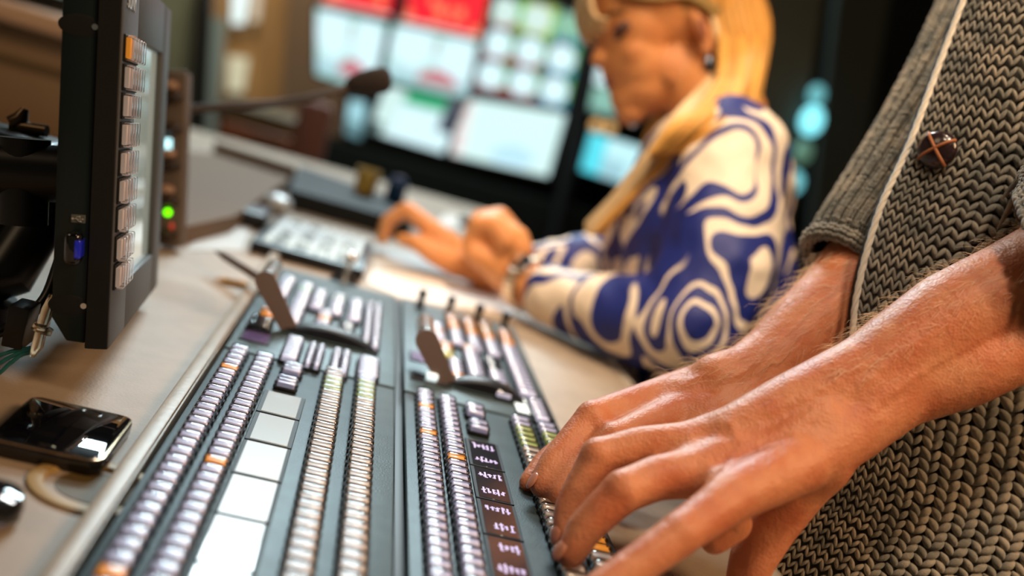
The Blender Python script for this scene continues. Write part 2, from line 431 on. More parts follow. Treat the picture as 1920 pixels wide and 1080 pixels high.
# fader levers: a curved slot housing and a flat arm with a round crossbar
def fader(panel, px0, px1, ang):
    a = onz(px0[0], px0[1], 0); b = onz(px1[0], px1[1], 0)
    g = G(); n = 20; V = []; F = []
    L = b.x - a.x + .012; x0 = a.x - .008; y0 = (a.y + b.y) / 2
    for i in range(n + 1):
        t = i / n; x = x0 + L * t; z = ZT - .001 + .011 * math.sin(math.pi * t) ** .7
        for dy in (-.008, -.0045, .0045, .008):
            V.append((x, y0 + dy, z + (.0014 if abs(dy) < .006 else -.001)))
        V.append((x, y0 + .009, ZT - .004)); V.append((x, y0 - .009, ZT - .004))
    for i in range(n):
        o_ = i * 6; p_ = o_ + 6
        for k in range(6):
            k2 = (k + 1) % 6; F.append((o_ + k, o_ + k2, p_ + k2, p_ + k))
    g.add(V, F); g.add([V[k] for k in range(6)], [(5, 4, 3, 2, 1, 0)]); g.add([V[n * 6 + k] for k in range(6)], [(0, 1, 2, 3, 4, 5)])
    f = obj('fader', g, M_BLACK, panel)
    g = G(); g.box((x0 + L * .5, y0 - .0092, ZT + .0012), (L * .98, .0012, .0016), 0, .0003)
    obj('slot_edge', g, M_PANEL, f)
    return f, y0
f, y0 = fader(UL, (548, 614), (700, 668), 0)
def lever(f, pb, pt, rr, yb):
    b = ony(pb[0], pb[1], yb); t = ony(pt[0], pt[1], yb)
    d = (t - b).normalized(); nrm = Vector((0, 1, 0)); s_ = d.cross(nrm).normalized()
    poly = []
    L = (t - b).length
    poly += [(-rr * .78, -.006), (rr * .78, -.006)]
    for k in range(17):
        an = -0.1 + (math.pi + .2) * k / 16; poly.append((rr * math.cos(an), L + rr * math.sin(an)))
    M = frameM(b, s_, d, s_.cross(d))
    g = G(); g.prism(poly, -.0016, .0016, 0, M)
    obj('lever_arm', g, M_TAUPE, f)
    z = s_.cross(d)
    if z.y < 0: z = -z
    g = G(); g.tube([t + z * .001, t + z * .004, t + z * .055, t + z * .058], [rr * .80, rr * .86, rr * .86, rr * .6], 28)
    obj('lever_handle', g, mat('satin_steel', (.55, .52, .48), .22, .9), f)
lever(f, (537, 606), (498, 527), .0078, y0 - .004)
f, y0 = fader(UR, (850, 720), (975, 755), 0)
lever(f, (836, 716), (800, 638), .0085, y0 - .004)
# trackball style silver ball on a black stick
js = thing('joystick', 'small silver topped joystick behind the far left panel', 'joystick', (0, 1.0, DZ))
c = onz(640, 545, 0)
g = G(); g.lathe([(.016, -.010), (.016, -.004), (.012, .002), (.006, .006), (.0035, .009)], 28, 0, Matrix.Translation((c.x, 1.003, ZT)))
obj('base', g, M_BLACK, js)
g = G(); g.cyl((c.x, 1.003, ZT + .006), (c.x + .001, 1.001, ZT + .020), .003, .0026); g.ell((c.x + .001, 1.001, ZT + .023), (.0062, .0062, .0062))
obj('stick', g, M_CHROME, js)
# four black knobs along the far edge of the right panel
for px, py in ((786, 576), (840, 588), (893, 603), (942, 618)):
    c = onz(px, py, 0); x, y = c.x, min(c.y, Y1 - .008)
    g = G(); g.lathe([(.0048, 0), (.0048, .002), (.0036, .0026), (.0030, .010), (.0044, .0115), (.0046, .0170), (.0038, .018)], 20, 0, Matrix.Translation((x, y, ZT)))
    g.box((x, y - .0042, ZT + .014), (.0008, .0012, .0055))
    k = obj('knob', g, M_BLACK, UR)
finish_buttons(UR); finish_buttons(UL)

# ------------------------------------------------------------------ the touch monitor on its arm
mon = thing('touch_monitor', 'black tilted monitor with rows of clear buttons beside its screen', 'monitor', (-.13, .65, ZT + .02))
O = at(203, 657, .55); fb = at(295, 537, .766); nt_ = at(232, -25, .52)
wv = (fb - O).normalized(); uv = nt_ - O; uv = uv - wv * uv.dot(wv); HM = uv.length; uv.normalize(); WM = (fb - O).length
tv = uv.cross(wv).normalized()
if tv.x > 0: tv = -tv                     # t points to the rear of the monitor
def MP(a, u_, t): return O + wv * a + uv * u_ + tv * t
MM = frameM(O, wv, uv, tv if wv.cross(uv).dot(tv) > 0 else tv)
def mbox(g, a0, a1, u0, u1, t0, t1, mi=0, bev=0., seg=2):
    b = bmesh.new(); bmesh.ops.create_cube(b, size=1)
    for v in b.verts: v.co = Vector(((a0 + a1) / 2 + v.co.x * (a1 - a0), (u0 + u1) / 2 + v.co.y * (u1 - u0), (t0 + t1) / 2 + v.co.z * (t1 - t0)))
    if bev: bmesh.ops.bevel(b, geom=b.edges[:], offset=bev, segments=seg, profile=.5, affect='EDGES')
    if MM.to_3x3().determinant() < 0: bmesh.ops.reverse_faces(b, faces=b.faces[:])
    g.bm(b, mi, MM)
M_BEZ = mat('bezel_paint', (.075, .080, .080), .45, .2, bump=.2, bscale=1200)
M_SIDE = mat('side_paint', (.008, .016, .018), .35, .1)
HM2 = HM + .012
SA0, SA1, SU0, SU1 = WM * .26, WM * .82, .030, HM2 - .034
g = G()      # bezel with an opening for the screen
mbox(g, 0, SA0, 0, HM2, 0, .012, bev=.0015); mbox(g, SA1, WM, 0, HM2, 0, .012, bev=.0015)
mbox(g, SA0 - .002, SA1 + .002, 0, SU0, .0002, .012, bev=.001); mbox(g, SA0 - .002, SA1 + .002, SU1, HM2, .0002, .012, bev=.001)
obj('bezel', g, M_BEZ, mon)
g = G(); mbox(g, -.0010, .0006, .0006, HM2 - .0006, .0006, .0122, bev=.0004, seg=1); obj('side_shade_strip', g, M_GAP, mon)  # black strip laid over the bezel side to imitate its unlit look
g = G(); mbox(g, SA0 - .001, SA1 + .001, SU0 - .001, SU1 + .001, .004, .006)
obj('screen', g, mat('lcd_surface', (.25, .27, .25), .10, coat=1., col2=(.40, .44, .40), vscale=14, emit=(.75, .85, .72), es=.42), mon)
g = G()      # rear shell, chamfered at the bottom
poly = [(.0125, .003), (.022, .004), (.030, .017), (.030, HM2 - .014), (.022, HM2 - .003), (.0125, HM2 - .003)]
V = []; n = len(poly)
for a_ in (.001, WM - .001):
    for t_, u_ in poly: V.append(MP(a_, u_, t_))
F = [tuple(range(n)), tuple(range(2 * n - 1, n - 1, -1))] + [(i, n + i, n + (i + 1) % n, (i + 1) % n) for i in range(n)]
g.add(V, F); b = bmesh.new()
vs2 = [b.verts.new(v) for v in g.V]; [b.faces.new([vs2[i] for i in f]) for f in g.F]
bmesh.ops.recalc_face_normals(b, faces=b.faces[:]); bmesh.ops.bevel(b, geom=b.edges[:], offset=.0008, segments=2, profile=.5, affect='EDGES')
g = G(); g.bm(b); shell = obj('rear_shell', g, M_SIDE, mon)
for u_ in (.024, HM2 - .034):            # grip recesses with a screw each
    g = G(); g.ell((0, 0, 0), (.0105, .0058, .0003), 0, frameM(MP(.0009, u_, .0215), tv, uv, wv), 24, 8)
    gp = obj('grip_recess', g, M_GAP, shell)
    g = G(); g.cyl(MP(.0002, u_, .0138), MP(.0015, u_, .0138), .0016, n=14); obj('screw', g, M_CHROME, shell)
rows = (90, 145, 198, 252, 305, 357, 410, 465, 517)
def u_at(px, py, a_):                    # height on the bezel whose picture height is py
    lo, hi = 0, HM2
    for _ in range(30):
        m_ = (lo + hi) / 2
        if proj(MP(a_, m_, 0))[1] > py: lo = m_
        else: hi = m_
    return m_
M_PEACH = mat('peach_core', (.74, .50, .37), .3, emit=(1, .70, .5), es=.26)
for r_, py in enumerate(rows):
    u_ = u_at(0, py, .012)
    for c_ in range(5 if r_ < 1 else 4 if r_ > 1 else 5):
        a_ = .0092 + c_ * .0100
        g = G(); mbox(g, a_ - .0047, a_ + .0047, u_ - .0070, u_ + .0070, -.0012, .0002, 0, .0002, 1)
        mbox(g, a_ - .0036, a_ + .0036, u_ - .0055, u_ + .0055, -.0034, -.0011, 1, .0005, 1)
        mbox(g, a_ - .0044, a_ + .0044, u_ - .0066, u_ + .0066, -.0056, -.0009, 2, .0009, 2)
        obj('button', g, [M_GAP, M_ORG if (r_, c_) == (0, 0) else M_PEACH, M_GLASS], mon)
def text_mesh(txt, size, M, m, name, parent, ext=.0003):
    cu = bpy.data.curves.new(name, 'FONT'); cu.body = txt; cu.size = size; cu.extrude = ext; cu.align_x = 'CENTER'; cu.align_y = 'CENTER'
    to = bpy.data.objects.new(name, cu); COL.objects.link(to)
    bpy.context.view_layer.update()
    me = bpy.data.meshes.new_from_object(to.evaluated_get(bpy.context.evaluated_depsgraph_get())); bpy.data.objects.remove(to)
    me.transform(M); me.materials.clear(); me.materials.append(m)
    o = bpy.data.objects.new(name, me); COL.objects.link(o); par(o, parent); return o
M_PRINT = mat('silver_print', (.7, .7, .68), .3, .5)
text_mesh('SONY', .0115, frameM(MP(.026, u_at(0, 12, .04), -.0004), wv, uv, wv.cross(uv)), M_PRINT, 'maker_lettering', mon)
# printed USB symbol on its plate and the stick below it
ui = u_at(0, 412, .0); 
if True:
    lo, hi = 0, HM2
    for _ in range(30):
        m_ = (lo + hi) / 2
        if proj(MP(0, m_, .020))[1] > 410: lo = m_
        else: hi = m_
    ui = m_
g = G(); g.box((0, 0, 0), (.0072, .0045, .0005), 0, .0002, 1, frameM(MP(.0006, ui, .0182), -tv, uv, (-tv).cross(uv)))
lab = obj('port_label', g, mat('label_grey', (.10, .115, .11), .5), shell)
FU = frameM(MP(-.00005, ui, .0182), -tv, uv, (-tv).cross(uv)); zz = .00012 if (-tv).cross(uv).y < 0 else -.00012
g = G()
def seg(p, q, r=.00016): g.cyl(FU @ Vector((*p, zz)), FU @ Vector((*q, zz)), r, n=6)
seg((-.0026, 0), (.0024, 0)); seg((-.0014, 0), (-.0004, .0012)); seg((-.0004, .0012), (.0006, .0012)); seg((-.0006, 0), (.0004, -.0012)); seg((.0004, -.0012), (.0012, -.0012))
g.cyl(FU @ Vector((-.0027, 0, -.0001)), FU @ Vector((-.0027, 0, .0002)), .0006, n=14); g.box((.0014, -.0012, zz), (.0008, .0008, .0002), M=FU)
g.cyl(FU @ Vector((.0008, .0012, -.0001)), FU @ Vector((.0008, .0012, .0002)), .0004, n=12)
g.add([FU @ Vector(p) for p in ((.0022, .0005, zz), (.0022, -.0005, zz), (.0030, 0, zz))], [(0, 1, 2)])
obj('usb_symbol', g, M_PRINT, lab)
st = thing('usb_stick', 'glossy black and blue memory stick plugged into the side of the tilted monitor', 'usb stick', MP(0, ui - .014, .019))
g = G(); b = bmesh.new(); bmesh.ops.create_cube(b, size=1)
FS = frameM(MP(-.0060, ui - .0150, .0185), -tv, uv, (-tv).cross(uv))
g.box((0, 0, 0), (.0082, .0175, .0125), 0, .0028, 4, FS)
obj('housing', g, mat('gloss_black', (.004, .004, .006), .06, coat=1), st)
g = G(); g.box((.0026, 0, .0), (.0034, .0100, .0130), 0, .0010, 3, FS)
obj('blue_band', g, mat('blue_gloss', (.01, .015, .35), .08, coat=1, emit=(.02, .04, .8), es=.12), st)

# mounting arm behind the monitor
arm = thing('monitor_arm', 'black metal swivel arm holding the tilted monitor from behind', 'monitor arm', (-.22, .75, DZ))
g = G(); g.box((0, 0, 0), (.10, .115, .008), 0, .003, 3, frameM(MP(.10, HM * .40, .036), wv, uv, wv.cross(uv)))
obj('mounting_plate', g, M_BLACK, arm)
g = G(); g.tube([MP(.07, HM * .46, .036), MP(.07, HM * .46, .075)], [.017, .017], 28); g.tube([MP(.07, HM * .56, .062), MP(.07, HM * .30, .062)], [.0145, .0145], 28)
obj('swivel_joint', g, M_BLACK, arm)
k0 = at(60, 300, .66)
g = G(); g.box(k0 + Vector((-.012, 0, -.004)), (.060, .05, .040), 0, .006, 3); g.box(k0 + Vector((-.05, .0, -.045)), (.10, .045, .030), 0, .006, 3)
obj('arm_link', g, M_BLACK, arm)
g = G(); g.tube([at(25, 232, .66), at(40, 222, .66), at(47, 204, .66)], [.0060, .0055, .0025], 16); g.tube([at(22, 236, .66), at(88, 246, .66)], [.0042, .004], 16)
obj('lock_lever', g, mat('bronze_lever', (.09, .06, .035), .3, .8), arm)
g = G(); pb0 = onz(-70, 585, -.009); g.tube([at(85, 330, .66), at(70, 420, .65), at(15, 510, .635), pb0 + Vector((0, 0, .020))], [.016, .017, .018, .018], 20); g.tube([pb0 + Vector((0, 0, .012)), pb0], [.030, .034], 24)
obj('support_pole', g, M_BLACK, arm)
# clear plug with teal cable
pl_ = thing('cable_plug', 'clear connector plug with a black boot and teal leads hanging behind the monitor', 'plug', at(75, 640, .553))
g = G(); g.tube([at(98, 552, .553), at(90, 580, .553), at(80, 612, .553)], [.0028, .0052, .0050], 16, flat=.6); g.tube([at(78, 618, .553), at(70, 650, .553), at(60, 668, .553)], [.0046, .0050, .0022], 16, flat=.6)
g.tube([at(82, 612, .553), at(77, 622, .553)], [.0056, .0056], 16)
obj('clear_shell', g, mat('clear_amber', (1, .86, .62), .05, trans=.9, coat=.5), pl_)
g = G(); g.box(at(40, 607, .558), (.011, .02, .024), 0, .001, 2, None); obj('boot', g, M_BLACK, pl_)
for k, off in enumerate((0, 10, 22)):
    g = G(); pts = smooth([at(58, 652 + off * .4, .553), at(40, 655 + off * .5, .553), at(18, 660 + off, .553), at(-15, 672 + off * 1.6, .555), at(-90, 700 + off, .575)], 6); g.tube(pts, .0011, 8)
    obj('lead', g, mat('teal_cable', (.02, .16, .17), .35), pl_)
g = G(); pts = smooth([at(112, 490, .60), at(85, 560, .59), at(40, 600, .58), at(-20, 630, .565)], 6); g.tube(pts, .0035, 10)
tag(obj('power_cable', g, M_BLACK), 'black cable sagging behind the tilted monitor', 'cable')

# ------------------------------------------------------------------ phone and the small dark device
ph = thing('smartphone', 'black smartphone with glossy screen lying on the desk by the cable grommet', 'phone', (-.112, .492, DZ))
PX0, PX1, PY0, PY1 = -.1395, -.0868, .4605, .5235
def rrect(x0, x1, y0, y1, r, n=8):
    P = []
    for cx, cy, a0 in ((x1 - r, y1 - r, 0), (x0 + r, y1 - r, 90), (x0 + r, y0 + r, 180), (x1 - r, y0 + r, 270)):
        for k in range(n + 1): a_ = R(a0 + 90 * k / n); P.append((cx + r * math.cos(a_), cy + r * math.sin(a_)))
    return P
def slab(g, x0, x1, y0, y1, z0, z1, r, e=.001, mi=0):
    V = []; F = []; L = [(z0, e), (z0 + e * .3, e * .3), (z0 + e, 0), (z1 - e, 0), (z1 - e * .3, e * .3), (z1, e)]; n = None
    for z, i_ in L:
        P = rrect(x0 + i_, x1 - i_, y0 + i_, y1 - i_, r - i_ * .5); n = len(P); V += [(x, y, z) for x, y in P]
    for k in range(len(L) - 1):
        for i in range(n): F.append((k * n + i, k * n + (i + 1) % n, (k + 1) * n + (i + 1) % n, (k + 1) * n + i))
    F.append(tuple(range(n - 1, -1, -1))); F.append(tuple((len(L) - 1) * n + i for i in range(n)))
    g.add(V, F, mi)
g = G(); slab(g, PX0, PX1, PY0, PY1, DZ + .0004, DZ + .0085, .0065, .0014); obj('body', g, mat('phone_black', (.006, .006, .007), .18, coat=.5), ph)
g = G(); slab(g, PX0 + .0003, PX1 - .0003, PY0 + .0003, PY1 - .0003, DZ + .0076, DZ + .0088, .0062, .0004); obj('metal_rim', g, mat('bronze_rim', (.55, .40, .26), .15, 1.), ph)
g = G(); slab(g, PX0 + .0013, PX1 - .0013, PY0 + .0013, PY1 - .0013, DZ + .0080, DZ + .0092, .0055, .0003); scr = obj('screen', g, mat('screen_glass', (.003, .003, .004), .03, coat=1), ph)
g = G(); g.lathe([(.0036, 0), (.0040, .0003), (.0044, 0)], 32, 0, Matrix.Translation((-.1075, PY1 - .0068, DZ + .0091)) @ Matrix.Diagonal((1.25, .8, 1, 1)), closed=True); obj('home_button', g, mat('ring_grey', (.05, .05, .05), .2), scr)
g = G(); slab(g, -.1172, -.1098, PY0 + .0040, PY0 + .0050, DZ + .0090, DZ + .0094, .0005, .0001); obj('earpiece', g, mat('bronze_rim', (0, 0, 0)), scr)
for k in range(3):
    g = G(); g.box((PX1 + .0002, PY0 + .010 + k * .0042, DZ + .0045), (.0012, .0014, .0042), 0, .0003, 1); obj('side_key', g, mat('phone_key', (.05, .04, .035), .3, .5), ph)
sd = thing('desk_puck', 'glossy dark rounded device cut off by the photo edge below the phone', 'device', (-.139, .41, DZ))
c = onz(-22, 950, -.004)
g = G(); g.lathe([(.010, 0), (.0125, .002), (.0135, .008), (.0120, .013), (.006, .0150), (.001, .0152)], 36, 0, Matrix.Translation((c.x, c.y, DZ))); obj('body', g, mat('puck_black', (.01, .012, .014), .1, .3, coat=1), sd)
g = G(); g.lathe([(.0129, .0025), (.0133, .0035), (.0129, .0045)], 36, 0, Matrix.Translation((c.x, c.y, DZ)), closed=True); obj('ring', g, M_CHROME, sd)

# ------------------------------------------------------------------ intercom unit and gooseneck microphone
ic = thing('intercom_unit', 'slim upright intercom panel with brown key levers and a green lamp', 'intercom', (-.12, 1.0, DZ))
def pbox(g, x0, y0, x1, y1, d, th, mi=0, bev=0.):           # upright box seen as the picture rectangle, leaning like everything near it
    a = at(x0, y1, d); b = at(x1, y1, d); t = at(x0, y0, d)
    X = (b - a); Z = (t - a); nX, nZ = X.length, Z.length; X.normalize(); Z = (Z - X * Z.dot(X)).normalized(); Y = Z.cross(X)
    if Y.y < 0: Y = -Y
    c = a + X * nX / 2 + Z * nZ / 2 + Y * th / 2
    g.box((0, 0, 0), (nX, th, nZ), mi, bev, 2, frameM(c, X, Y, X.cross(Y) if X.cross(Y).dot(Z) > 0 else Z))
g = G()
bt = Vector((at(300, 455, .97).x, .985, DZ)); 
icx = lambda z: -.1275 + (z - DZ) * -.255 * 0 
a0 = at(294, 452, .95); a1 = at(338, 452, .95); t0 = at(306, 130, .95); t1 = at(348, 130, .95)
Zi = (t0 - a0).normalized(); Xi = (a1 - a0); Xi = (Xi - Zi * Xi.dot(Zi)).normalized(); Yi = Zi.cross(Xi); HI = (t0 - a0).length; WI = (a1 - a0).length
FI = frameM(a0, Xi, Yi, Zi)
g.box((WI / 2, .0095, HI / 2 - .002), (WI, .019, HI + .004), 0, .003, 2, FI)
obj('housing', g, mat('intercom_grey', (.13, .10, .08), .5, spec=.3), ic)
M_KEY = mat('brown_key', (.022, .011, .006), .4)
def icp(px, py): 
    # point on the front of the housing
    r = ray(px, py); t = (a0 - CAM).dot(Yi) / r.dot(Yi); return CAM + r * t
for py, px in ((183, 321), (242, 319), (310, 316), (378, 313), (441, 309)):
    c = icp(px, py); g = G(); M = frameM(c, Xi, Yi, Zi)
    g.ell((0, 0, 0), (.0118, .010, .0058), 0, M, 24, 12); k = obj('key_lever', g, M_KEY, ic)
    if py != 242 and py < 400:
        c = icp(px - 1, py - 22); g = G(); g.ell((0, 0, 0), (.0080, .006, .0050), 0, frameM(c, Xi, Yi, Zi), 18, 10); obj('key_cap', g, mat('beige_key', (.42, .28, .20), .35), ic)
c = icp(314, 276); g = G(); g.box((0, -.001, 0), (.0085, .003, .0160), 0, .001, 2, frameM(c, Xi, Yi, Zi)); obj('cyan_lamp', g, mat('cyan_lens', (.5, .8, .85), .3, emit=(.45, .9, 1), es=1.6), ic)
c = icp(315, 398); g = G(); g.ell((0, -.001, 0), (.0032, .003, .0032), 0, frameM(c, Xi, Yi, Zi), 16, 10); obj('green_lamp', g, mat('green_lens', (.1, .5, .0), .3, emit=(.16, 1, .0), es=3.2), ic)
c = icp(322, 424); g = G(); g.ell((0, -.001, 0), (.002, .002, .003), 0, frameM(c, Xi, Yi, Zi), 12, 8); obj('red_lamp', g, mat('red_lens', (.4, .05, .03), .3, emit=(1, .1, .05), es=.4), ic)
mc = thing('gooseneck_microphone', 'black gooseneck microphone reaching right from the intercom panel', 'microphone', at(310, 204, .97))
pts = smooth([at(312, 204, .965), at(360, 204, .98), at(440, 199, 1.0), at(520, 194, 1.02), at(580, 184, 1.03), at(625, 172, 1.04), at(655, 162, 1.05)], 14)
g = G(); rr = [.0043 + .0004 * (i % 2) for i in range(len(pts))]; g.tube(pts, rr, 14)
obj('gooseneck', g, mat('goose_black', (.035, .024, .018), .5), mc)
pts = [at(650, 163, 1.05), at(660, 160, 1.05), at(676, 157, 1.05), at(700, 153, 1.05), at(722, 149, 1.05), at(731, 148, 1.05), at(735, 148, 1.05)]
g = G(); g.tube(pts, [.006, .0095, .0125, .0142, .0140, .0105, .003], 24); obj('foam_windscreen', g, mat('foam_black', (.022, .014, .011), .9, bump=1, bscale=700), mc)

# ------------------------------------------------------------------ keypad, papers, pens and the clutter behind
kp = thing('button_keypad', 'black keypad of glowing pale keys lying on the desk beyond the switcher', 'keypad', (-.03, 1.15, DZ))
K = [onz(471, 449, .004), onz(684, 506, .004), onz(690, 442, .004), onz(499, 395, .004)]
kx = (K[1] - K[0]); KW = kx.length; kx.normalize(); ky = Vector((-kx.y, kx.x, 0)); KD = .19
FK = frameM(Vector((K[0].x, K[0].y, DZ)), kx, ky, Vector((0, 0, 1)))
g = G(); g.box((KW / 2, KD / 2, .0070), (KW, KD, .0136), 0, .0015, 2, FK); obj('case', g, M_BLACK, kp)
M_KEYW = mat('glow_key', (.55, .66, .70), .25, coat=.4, emit=(.7, .92, 1), es=.30); M_KEYD = mat('dim_key', (.22, .30, .33), .3, coat=.4)
rk = random.Random(3)
for i in range(9):
    for j in range(6):
        g = G(); g.box((.009 + (KW - .018) * (i + .5) / 9, .010 + (KD - .02) * (j + .5) / 6, .0150), ((KW - .018) / 9 - .002, (KD - .02) / 6 - .004, .0055), 0, .0014, 2, FK, .86)
        obj('key', g, M_KEYD if (i % 2 == 1 and rk.random() < .55) else M_KEYW, kp)
M_PAPER = mat('white_paper', (.78, .72, .66), .6)
M_PAPER2 = mat('grey_paper', (.55, .56, .55), .6)
def sheet(pxs, z, m, label, group=None):
    P = [onz(x, y, z) for x, y in pxs]; n = len(P)
    g = G(); g.add([(p.x, p.y, DZ + .0008 + (z + .010)) for p in P] + [(p.x, p.y, DZ + .0002 + z + .010) for p in P], [tuple(range(n - 1, -1, -1)), tuple(range(n, 2 * n))] + [(i, (i + 1) % n, n + (i + 1) % n, n + i) for i in range(n)])
    return tag(obj('paper_sheet', g, m), label, 'paper', group)
sheet([(748, 557), (965, 598), (958, 556), (840, 520), (700, 505), (690, 530)], -.010, M_PAPER, 'white paper sheet right behind the far right switcher console', 'loose papers on the desk')
sheet([(700, 503), (842, 516), (795, 478), (700, 462)], -.0090, M_PAPER2, 'grey paper sheet under the woman\'s far hand beside the keypad', 'loose papers on the desk')
sheet([(555, 398), (700, 436), (780, 425), (700, 392), (590, 378)], -.0100, M_PAPER, 'white paper sheet lying behind the glowing keypad', 'loose papers on the desk')
sheet([(348, 470), (452, 470), (484, 398), (428, 392)], -.0100, M_PAPER2, 'pale grey paper sheet to the left of the keypad', 'loose papers on the desk')
sheet([(815, 420), (880, 434), (900, 412), (838, 402)], -.0095, M_PAPER, 'small white slip of paper between the woman\'s hands', 'loose papers on the desk')
g = G(); a = onz(403, 470, .010); b = onz(496, 527, .010); d = (b - a).normalized()
pen = obj('pen', G().tube([a, a + d * .010, a + d * .018, b], [.0006, .0022, .0034, .0038], 14), mat('pen_dark', (.10, .065, .05), .35)); tag(pen, 'dark brown pen lying beside the far left lever', 'pen')
a = onz(400, 522, -.007); b = onz(462, 534, -.007); d = (b - a).normalized()
pc = thing('pencil', 'short golden pencil lying under the dark pen', 'pencil', a)
obj('barrel', G().tube([a + d * .009, b], [.0032, .0032], 6), mat('pencil_gold', (.40, .25, .08), .4), pc); obj('tip', G().tube([a, a + d * .0092], [.0004, .0032], 12), mat('pencil_wood', (.6, .45, .28), .6), pc)

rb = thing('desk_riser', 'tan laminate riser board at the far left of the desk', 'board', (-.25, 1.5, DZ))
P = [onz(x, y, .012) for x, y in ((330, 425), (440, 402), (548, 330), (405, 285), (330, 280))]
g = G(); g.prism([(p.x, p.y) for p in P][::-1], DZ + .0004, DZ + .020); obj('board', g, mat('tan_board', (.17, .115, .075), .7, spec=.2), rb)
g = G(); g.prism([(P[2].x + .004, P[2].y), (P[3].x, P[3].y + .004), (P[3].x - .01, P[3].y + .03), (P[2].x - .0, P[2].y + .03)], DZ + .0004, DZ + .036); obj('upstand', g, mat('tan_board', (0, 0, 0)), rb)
bd = thing('mixer_unit', 'long dark grey desk unit with a white lamp behind the papers', 'desk unit', (0, 1.6, DZ))
P = [onz(540, 365, .01), onz(770, 428, .01), onz(780, 395, .01), onz(560, 318, .01)]
g = G(); g.prism([(p.x, p.y) for p in P], DZ + .0004, DZ + .028); obj('case', g, mat('unit_grey', (.014, .016, .017), .6, spec=.2), bd)
c = at(585, 362, 1.50); g = G(); g.ell((0, 0, 0), (.0045, .0045, .0045), 0, Matrix.Translation(c)); obj('lamp', g, mat('white_lamp', (.8, .9, 1), .3, emit=(.8, .95, 1), es=22), bd)
c = onz(682, 362, .02); g = G(); g.lathe([(.010, 0), (.013, .002), (.0145, .030), (.013, .030), (.010, .004)], 24, 0, Matrix.Translation((c.x, c.y, DZ + .029)) @ Matrix.Scale(1.3, 4)); tag(obj('yellow_cup', g, mat('yellow_plastic', (.62, .44, .10), .4)), 'small yellow cup on the dark grey desk unit', 'cup')
c = onz(738, 376, .02); g = G(); g.lathe([(.014, 0), (.016, .003), (.016, .032), (.011, .036), (.010, .040)], 24, 0, Matrix.Translation((c.x, c.y, DZ + .029))); tag(obj('blue_jar', g, mat('blue_plastic', (.005, .04, .12), .3)), 'small dark blue jar on the desk unit beside the yellow cup', 'jar')
bh = thing('headset_case', 'low black case lying left of the glowing keypad', 'case', onz(465, 395, -.01))
a = onz(430, 398, 0); b = onz(505, 400, 0); g = G(); g.box(((a.x + b.x) / 2, a.y + .02, DZ + .010), (.050, .075, .019), 0, .006, 3); obj('body', g, M_BLACK, bh)
c = onz(520, 384, 0); g = G(); g.ell((c.x, c.y, DZ + .013), (.020, .026, .0125), 0, None, 24, 12); tag(obj('computer_mouse', g, mat('pale_mouse', (.55, .62, .66), .2, coat=.6)), 'pale glossy computer mouse behind the keypad', 'mouse')
c = onz(555, 372, 0); g = G(); g.ell((c.x, c.y, DZ + .012), (.012, .012, .0115), 0, None, 20, 12); tag(obj('eraser', g, mat('brown_rubber', (.18, .10, .05), .5)), 'small brown rubber beside the white lamp', 'eraser')
g = G(); c = onz(870, 418, -.004); g.ell((c.x, c.y, DZ + .010), (.012, .02, .0095), 0, None, 18, 10); tag(obj('stapler', g, M_BLACK), 'small black object between the woman\'s hands', 'stapler')

# ------------------------------------------------------------------ monitor wall
YW = 3.9
def paint(fn, P, nx, ny):                # P: four picture corners TL TR BR BL; fn(u, v) gives the glowing colour
    Q = [ony(x, y, YW) for x, y in P]; g = G(); V = []
    for j in range(ny + 1):
        for i in range(nx + 1):
            u_, v_ = i / nx, j / ny
            p = Q[0] * (1 - u_) * (1 - v_) + Q[1] * u_ * (1 - v_) + Q[2] * u_ * v_ + Q[3] * (1 - u_) * v_
            V.append(p - Vector((0, .0, 0)))
    for j in range(ny):
        for i in range(nx):
            c = fn((i + .5) / nx, (j + .5) / ny)
            a = j * (nx + 1) + i
            g.add([V[a], V[a + 1], V[a + nx + 2], V[a + nx + 1]], [(3, 2, 1, 0)], 0, None, c)
    return g, Q
def glow_mat(name, es):
    m = bpy.data.materials.new(name); m.use_nodes = True; nt = m.node_tree; b = nt.nodes['Principled BSDF']
    b.inputs['Base Color'].default_value = (.01, .01, .01, 1); b.inputs['Roughness'].default_value = .3
    a = nt.nodes.new('ShaderNodeAttribute'); a.attribute_name = 'tint'
    nt.links.new(a.outputs['Color'], b.inputs['Emission Color']); b.inputs['Emission Strength'].default_value = es
    return m
M_SCREEN = glow_mat('screen_glow', 1.1)
WC = (.62, .90, .92); WB = (.70, .95, 1.0)
def wall_screen(P, fn, label, nx=24, ny=16, name='wall_monitor', cat='monitor', group='screens of the monitor wall'):
    c = ony(sum(p[0] for p in P) / 4, sum(p[1] for p in P) / 4, YW)
    t = thing(name, label, cat, c, group)
    g, Q = paint(fn, P, nx, ny); obj('screen', g, M_SCREEN, t)
    cc = sum(Q, Vector()) / 4
    def o_(k, y): return [cc + (q - cc) * k + Vector((0, y, 0)) for q in Q]
    k = 1.06; A = o_(k, -.012); B = o_(k, .06); C_ = o_(.985, -.012)
    g = G(); V = A + C_ + B
    F = [(i, 4 + i, 4 + (i + 1) % 4, (i + 1) % 4) for i in range(4)] + [(8 + i, i, (i + 1) % 4, 8 + (i + 1) % 4) for i in range(4)] + [(8, 9, 10, 11)] + []
    g.add(V, F); g.add(C_ + o_(.985, .004), [(i, 4 + i, 4 + (i + 1) % 4, (i + 1) % 4) for i in range(4)])
    obj('frame', g, mat('screen_frame', (.008, .012, .014), .4), t)
    return t
def blob(u, v, cu, cv, ru, rv): return ((u - cu) / ru) ** 2 + ((v - cv) / rv) ** 2 < 1
